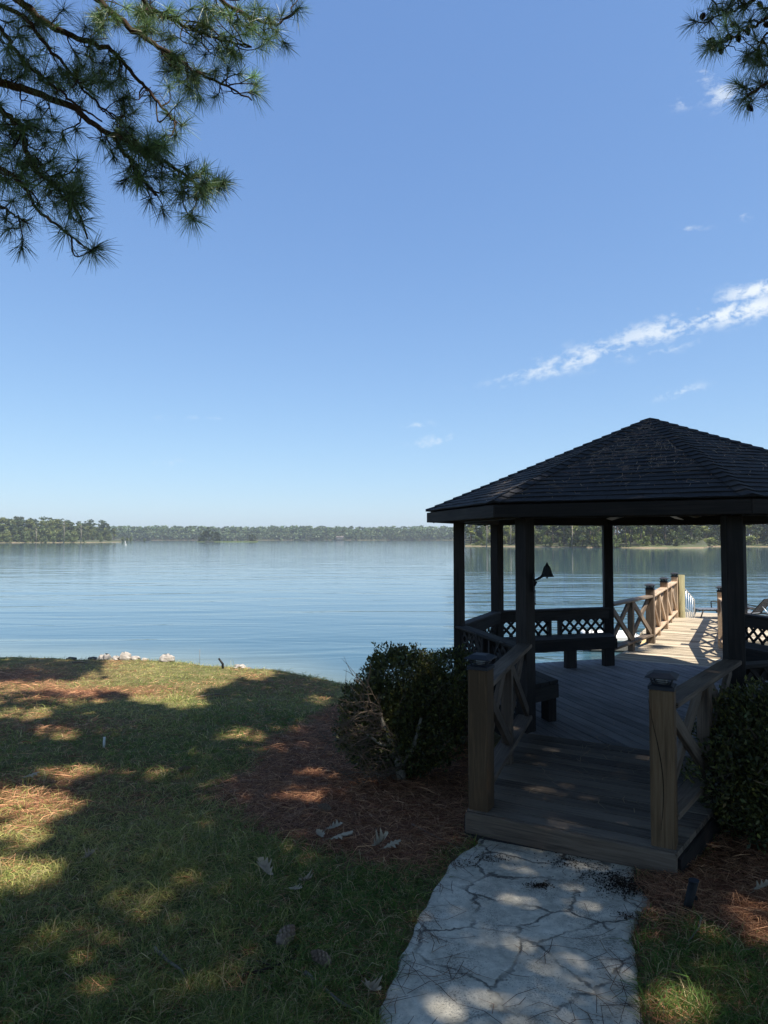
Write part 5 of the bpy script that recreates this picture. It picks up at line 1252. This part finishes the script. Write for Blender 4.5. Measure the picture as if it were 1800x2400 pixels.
w_ = S_*.0012; V = np.stack([a-w_, a+w_, m+w_, m-w_, c+w_*.5, c-w_*.5], 1).reshape(-1, 3); kk = np.arange(n_)[:, None]*6; F_ = np.concatenate([kk+np.array([[0, 1, 2, 3]]), kk+np.array([[3, 2, 4, 5]])], 0)
tag(npmesh('deck_needles', V, F_, 4, M['straw'], cols=np.repeat(scol(n_)*np.array([.9, 1.3, 1.5]), 6, 0)), 'dry pine needles lying on the entry ramp boards', 'pine needles', kind='stuff')
n_ = 1300; k8 = RG.choice([0, 7, 6, 7, 7], n_); t_ = RG.uniform(.02, .95, n_)**.8; s_ = RG.random(n_); E0 = np.array([EV[i] for i in k8]); E1 = np.array([EV[(i+1) % 8] for i in k8]); g_ = np.array(GC)
t_ = np.where(RG.random(n_) < .6, np.clip(RG.normal(.45, .18, n_), 0.02, .95), t_)
P = (E0*(1-s_)[:, None]+E1*s_[:, None]); P = P+(g_-P)*t_[:, None]; zr = ZF+.036+(ZA-ZF)*t_; dwn = np.stack([E0[:, 0]*.5+E1[:, 0]*.5-g_[0], E0[:, 1]*.5+E1[:, 1]*.5-g_[1], 0*t_], 1); apo = np.linalg.norm(dwn, axis=1); dwn /= apo[:, None]; sl_ = (ZA-ZF)/apo
th = RG.random(n_)*6.283; D = np.stack([np.cos(th), np.sin(th), 0*th], 1); D[:, 2] = -(D*dwn).sum(1)*sl_; S_ = np.stack([-np.sin(th), np.cos(th), 0*th], 1); S_[:, 2] = -(S_*dwn).sum(1)*sl_
L = RG.uniform(.05, .16, n_); C0 = P.copy(); C0[:, 2] = zr; be = RG.normal(0, .15, n_)*L; a = C0-D*(L*.5)[:, None]; c = C0+D*(L*.5)[:, None]; m = C0+S_*be[:, None]; w_ = S_*.0017
V = np.stack([a-w_, a+w_, m+w_, m-w_, c+w_*.5, c-w_*.5], 1).reshape(-1, 3); kk = np.arange(n_)[:, None]*6; F_ = np.concatenate([kk+np.array([[0, 1, 2, 3]]), kk+np.array([[3, 2, 4, 5]])], 0)
tag(npmesh('roof_needles', V, F_, 4, M['straw'], cols=np.repeat(scol(n_)*np.array([1.0, 1.35, 1.7]), 6, 0)), 'dry pine needles scattered over the black roof shingles', 'pine needles', kind='stuff')
# soil crumbs on the path near the step
n_ = 2600; cxs = np.array([(1265, 2085, .035), (1455, 2075, .09), (1480, 2095, .09), (1500, 2085, .07), (1340, 2030, .12), (1150, 2020, .06), (1410, 2060, .1), (1090, 2035, .05), (1480, 2160, .05)]); j = RG.choice(len(cxs), n_, p=np.array([.09, .25, .2, .14, .1, .06, .1, .03, .03]))
gp_ = np.array([tuple(G(a_, b_)) for a_, b_, _ in cxs]); x = gp_[j, 0]+RG.normal(0, 1, n_)*cxs[j, 2]; y = gp_[j, 1]+RG.normal(0, .6, n_)*cxs[j, 2]; k = inpoly(PATH, x, y); x, y = x[k], y[k]; n_ = len(x)
C0 = np.stack([x, y, gz(x, y)+.024], 1); s_ = (RG.uniform(.0015, .0055, n_))[:, None]
tet = np.array([[1, 0, 0], [-.5, .87, 0], [-.5, -.87, 0], [0, 0, 1.1]]); V = (C0[:, None, :]+tet[None]*s_[:, :, None]*RG.uniform(.7, 1.4, (n_, 4, 1))).reshape(-1, 3); kk = np.arange(n_)[:, None]*4
F_ = np.concatenate([kk+np.array([[0, 1, 3]]), kk+np.array([[1, 2, 3]]), kk+np.array([[2, 0, 3]])], 0); tag(npmesh('soil_crumbs', V, F_, 3, M['soil']), 'dark soil crumbs spilled on the path in front of the ramp', 'soil', kind='stuff')

# ------------------------------------------------------------------ small things on the ground
for i, (px, py, an, s, lb) in enumerate([(418, 1812, .3, 1.0, 'brown pine cone on the open lawn, farthest of the cones from the path'), (775, 1908, 2.6, 1.0, 'brown pine cone on the red pine straw just behind the dry oak leaves'),
        (655, 2228, 1.2, 1.15, 'brown pine cone lying by the forked stick in the grass near the path'), (772, 2278, 2.4, 1.0, 'pale worn pine cone in the grass nearest the path edge')]):
    p = G(px, py); mb = MB(); cone_mesh(mb, p+UP*.026, (math.cos(an), math.sin(an), .12), .115*s, .029*s, 8); tag(mb.build('pine_cone', M['cone'], loc=p), lb, 'pine cone')
def oak_leaf(mb, c, th, L, tilt, curl):
    prof = [(0, .02), (.1, .04), (.17, .16), (.23, .09), (.36, .34), (.42, .15), (.56, .42), (.62, .18), (.76, .34), (.82, .15), (.94, .16), (1, .0)]
    prof = [(t_+random.uniform(-.015, .015) if 0 < t_ < 1 else t_, w_*random.uniform(.6, 1.1)) for t_, w_ in prof]; curl = curl*random.choice((1, 1.6, -.5)); L = L*random.uniform(.75, 1.05)
    e = Vector((math.cos(th), math.sin(th), tilt)); s = Vector((-math.sin(th), math.cos(th), 0))
    pt = lambda t, w_: c+e*(t*L)+s*(w_*L)+UP*(curl*L*(w_*w_*2.2+(t-.5)**2*.7))
    for i in range(len(prof)-1):
        (t0, w0), (t1, w1) = prof[i], prof[i+1]
        for sg in (-1, 1):
            f = [pt(t0, 0), pt(t1, 0), pt(t1+(.05 if w1 > .2 else 0), sg*w1), pt(t0+(.05 if w0 > .2 else 0), sg*w0)]
            mb.face(f if sg > 0 else f[::-1], None, True)
    mb.tube([c-e*.25*L, c+e*L*.1], .0012, 4)
lf = [((762, 1958), 'topmost dry oak leaf of the pale cluster on the pine straw', .3, .15), ((770, 1978), 'largest pale dry oak leaf in the middle of the cluster on the pine straw', -.6, .2), ((795, 1972), 'pale oak leaf at the right of the cluster on the pine straw', -1.1, .17), ((758, 1980), 'pale oak leaf at the lower left of the cluster on the pine straw', 2.2, .14),
      ((868, 2006), 'pale lobed oak leaf left of the pair nearest the path on the straw', 1.0, .16), ((895, 2002), 'pale lobed oak leaf right of the pair nearest the path on the straw', .1, .2),
      ((640, 2075), 'grey-green curled oak leaf on the grass, left of its group', 2.4, .16), ((675, 2098), 'small pale oak leaf at the front of the group on the grass', -.2, .11), ((700, 2080), 'dark-edged oak leaf at the right of the group on the grass', -.9, .12),
      ((855, 2325), 'single pale oak leaf in the grass near the path at the bottom', -.5, .13), ((1765, 2105), 'pale lobed oak leaf on the straw by the right shrub', .1, .15), ((50, 1832), 'dull oak leaf on the lawn near the left edge of the view', .5, .17), ((190, 2032), 'dark curled oak leaf in the sunny patch of lawn at the left', .9, .12)]
for (px, py), lb, th, L in lf:
    p = G(px, py); mb = MB(); oak_leaf(mb, p+UP*.035, th+random.uniform(-.5, .5), L*.85, random.uniform(.05, .5), random.uniform(.3, .9)); tag(mb.build('oak_leaf', M['oakleaf'], loc=p), lb, 'leaf')
def stick(pts, r, lb, mat='stick', side=()):
    P3 = [Vector(G(*p))+UP*.02 for p in pts]; mb = MB(); n_ = len(P3); mb.tube(P3, [r*(1-.5*i/(n_-1)) for i in range(n_)], 6)
    for s in side:
        Q = [Vector(G(*p))+UP*.022 for p in s]; mb.tube(Q, [r*.6, r*.3] if len(Q) == 2 else r*.5, 5)
    tag(mb.build('fallen_stick', M[mat], loc=P3[0]), lb, 'stick')
stick([(362, 2232), (392, 2262), (425, 2285), (440, 2320)], .009, 'pale lichened stick in the grass at the lower left')
stick([(715, 2290), (750, 2320), (790, 2355), (855, 2395)], .009, 'long pale stick in the grass running to the bottom edge beside the path')
stick([(570, 2298), (620, 2285), (660, 2270), (700, 2225)], .009, 'dark forked stick in the grass behind the pine cone', 'bark', [[(640, 2278), (600, 2262)], [(675, 2260), (720, 2262)]])
stick([(965, 1938), (1010, 1962), (1078, 1995)], .005, 'thin pale twig on the pine straw pointing at the path corner', 'stick')
stick([(1645, 2155), (1638, 2185), (1615, 2215)], .006, 'short curved pale twig in front of the black stub light', 'stick')
stick([(470, 1635), (505, 1630), (540, 1632)], .012, 'weathered stick at the edge of the sunlit lawn', 'stick')
p = G(243, 1752); mb = MB(); mb.tube([p-UP*.05, p+UP*.11+Vector((.006, 0, 0))], .012, 10); tag(mb.build('marker_stake', M['white'], loc=p), 'short white plastic stake standing in the lawn at the left', 'stake')
p = G(1612, 2138); pl_ = empty('path_light', p, 'black tilted stub of a path light in the pine straw right of the path', 'path light')
tp = p+Vector((.035, 0, .16)); mb = MB(); mb.tube([p-UP*.05, p+UP*.03, tp], [.021, .021, .024], 14); mb.build('body', M['iron'], pl_)
mb = MB(); mb.tube([tp+UP*.0005, tp+UP*.006], [.027, .025], 14); mb.build('rim', M['lamp'], pl_)
mb = MB(); mb.box(p.lerp(tp, .45)+Vector((.028, 0, 0)), (1, 0, 0), (0, 1, 0), UP, .016, .012, .02, .002); mb.build('clip', M['iron'], pl_)
p = G(522, 1567); mb = MB(); mb.tube([p-UP*.1, p+UP*.1, p+UP*.22+Vector((-.09, 0, 0))], [.03, .026, .02], 8); tag(mb.build('pipe_stub', M['iron'], loc=p), 'short dark leaning stub at the grassy lake edge', 'stub')
p = G(468, 1560); mb = MB(); mb.tube([p, p+UP*.36], .004, 5); tag(mb.build('thin_stake', M['stick'], loc=p), 'thin pale upright stem at the lake edge between the rocks and the dark stub', 'stake')
def rock(px, py, sx, sz, mat, lb, seed):
    p = G(px, py); Y = crest(p.x)-.02; p = Vector((X_at(px, Y), float(Y), 0)); p.z = gzf(p.x, p.y)+.0
    sx *= .95; sz *= .95; rr = np.random.default_rng(seed); mb = MB(); NL, NS_ = 6, 9; g = {}
    k1, k2 = rr.random()*6, rr.random()*6
    for i in range(NL+1):
        for j in range(NS_):
            ph = math.pi*i/NL; th = 2*math.pi*j/NS_; w_ = 1+.22*math.sin(3*th+k1)*math.sin(ph*2+k2)+rr.normal(0, .10)*(0 < i < NL)
            g[i, j] = p+Vector((math.sin(ph)*math.cos(th)*sx*w_, math.sin(ph)*math.sin(th)*sx*.7*w_, (math.cos(ph)*sz*w_)+sz*.35))
    for i in range(NL):
        for j in range(NS_):
            f = [g[i, j], g[i+1, j], g[i+1, (j+1) % NS_], g[i, (j+1) % NS_]]
            mb.face(f[:1]+f[1:3] if i == 0 else (f if i < NL-1 else [f[0], f[1], f[3]]))
    tag(mb.build('rock', M[mat], loc=p), lb, 'rock')
for i, a_ in enumerate([(250, 1545, .21, .2, 'rock', 'largest pale rock at the lake edge, left of the group'), (297, 1548, .15, .15, 'rock', 'pale pointed rock with a tan side beside the largest rock'), (277, 1550, .12, .08, 'rock', 'low white rock between the two larger pale rocks'),
        (322, 1550, .13, .07, 'rock', 'low pale rock right of the pointed rock'), (342, 1553, .08, .05, 'rock', 'smallest white rock in the shoreline row'), (396, 1556, .2, .14, 'rock', 'pale rock standing alone farther right along the lake edge'),
        (200, 1545, .2, .08, 'darkrock', 'dark rounded rock left of the pale rocks'), (172, 1546, .15, .045, 'darkrock', 'low dark rock at the left end of the shoreline rocks'), (222, 1547, .12, .045, 'darkrock', 'small dark rock between the dark and the pale rocks'),
        (565, 1574, .14, .06, 'rock', 'low white rock in the grass right of the dark stub')]):
    rock(*a_, seed=90+i)
stick([(170, 1555), (190, 1553), (205, 1556)], .02, 'short driftwood stick in front of the dark rocks', 'stick')
# ------------------------------------------------------------------ haze
hz = bpy.data.materials.new('lake_haze'); hz.use_nodes = True; t = hz.node_tree; t.nodes.clear()
vo = t.nodes.new('ShaderNodeVolumePrincipled'); vo.inputs['Color'].default_value = (.86, .92, 1, 1); vo.inputs['Density'].default_value = HAZE = 0.00028
vo.inputs['Anisotropy'].default_value = .3; ou = t.nodes.new('ShaderNodeOutputMaterial'); t.links.new(vo.outputs[0], ou.inputs['Volume'])
mb = MB(); mb.box((0, 1100, 12.5), (1, 0, 0), (0, 1, 0), UP, 5600, 3900, 40); o = mb.build('haze', hz, loc=(0, 1100, 12.5)); tag(o, 'thin pale haze over the lake', 'haze', kind='stuff')
print('objects', len(bpy.data.objects))
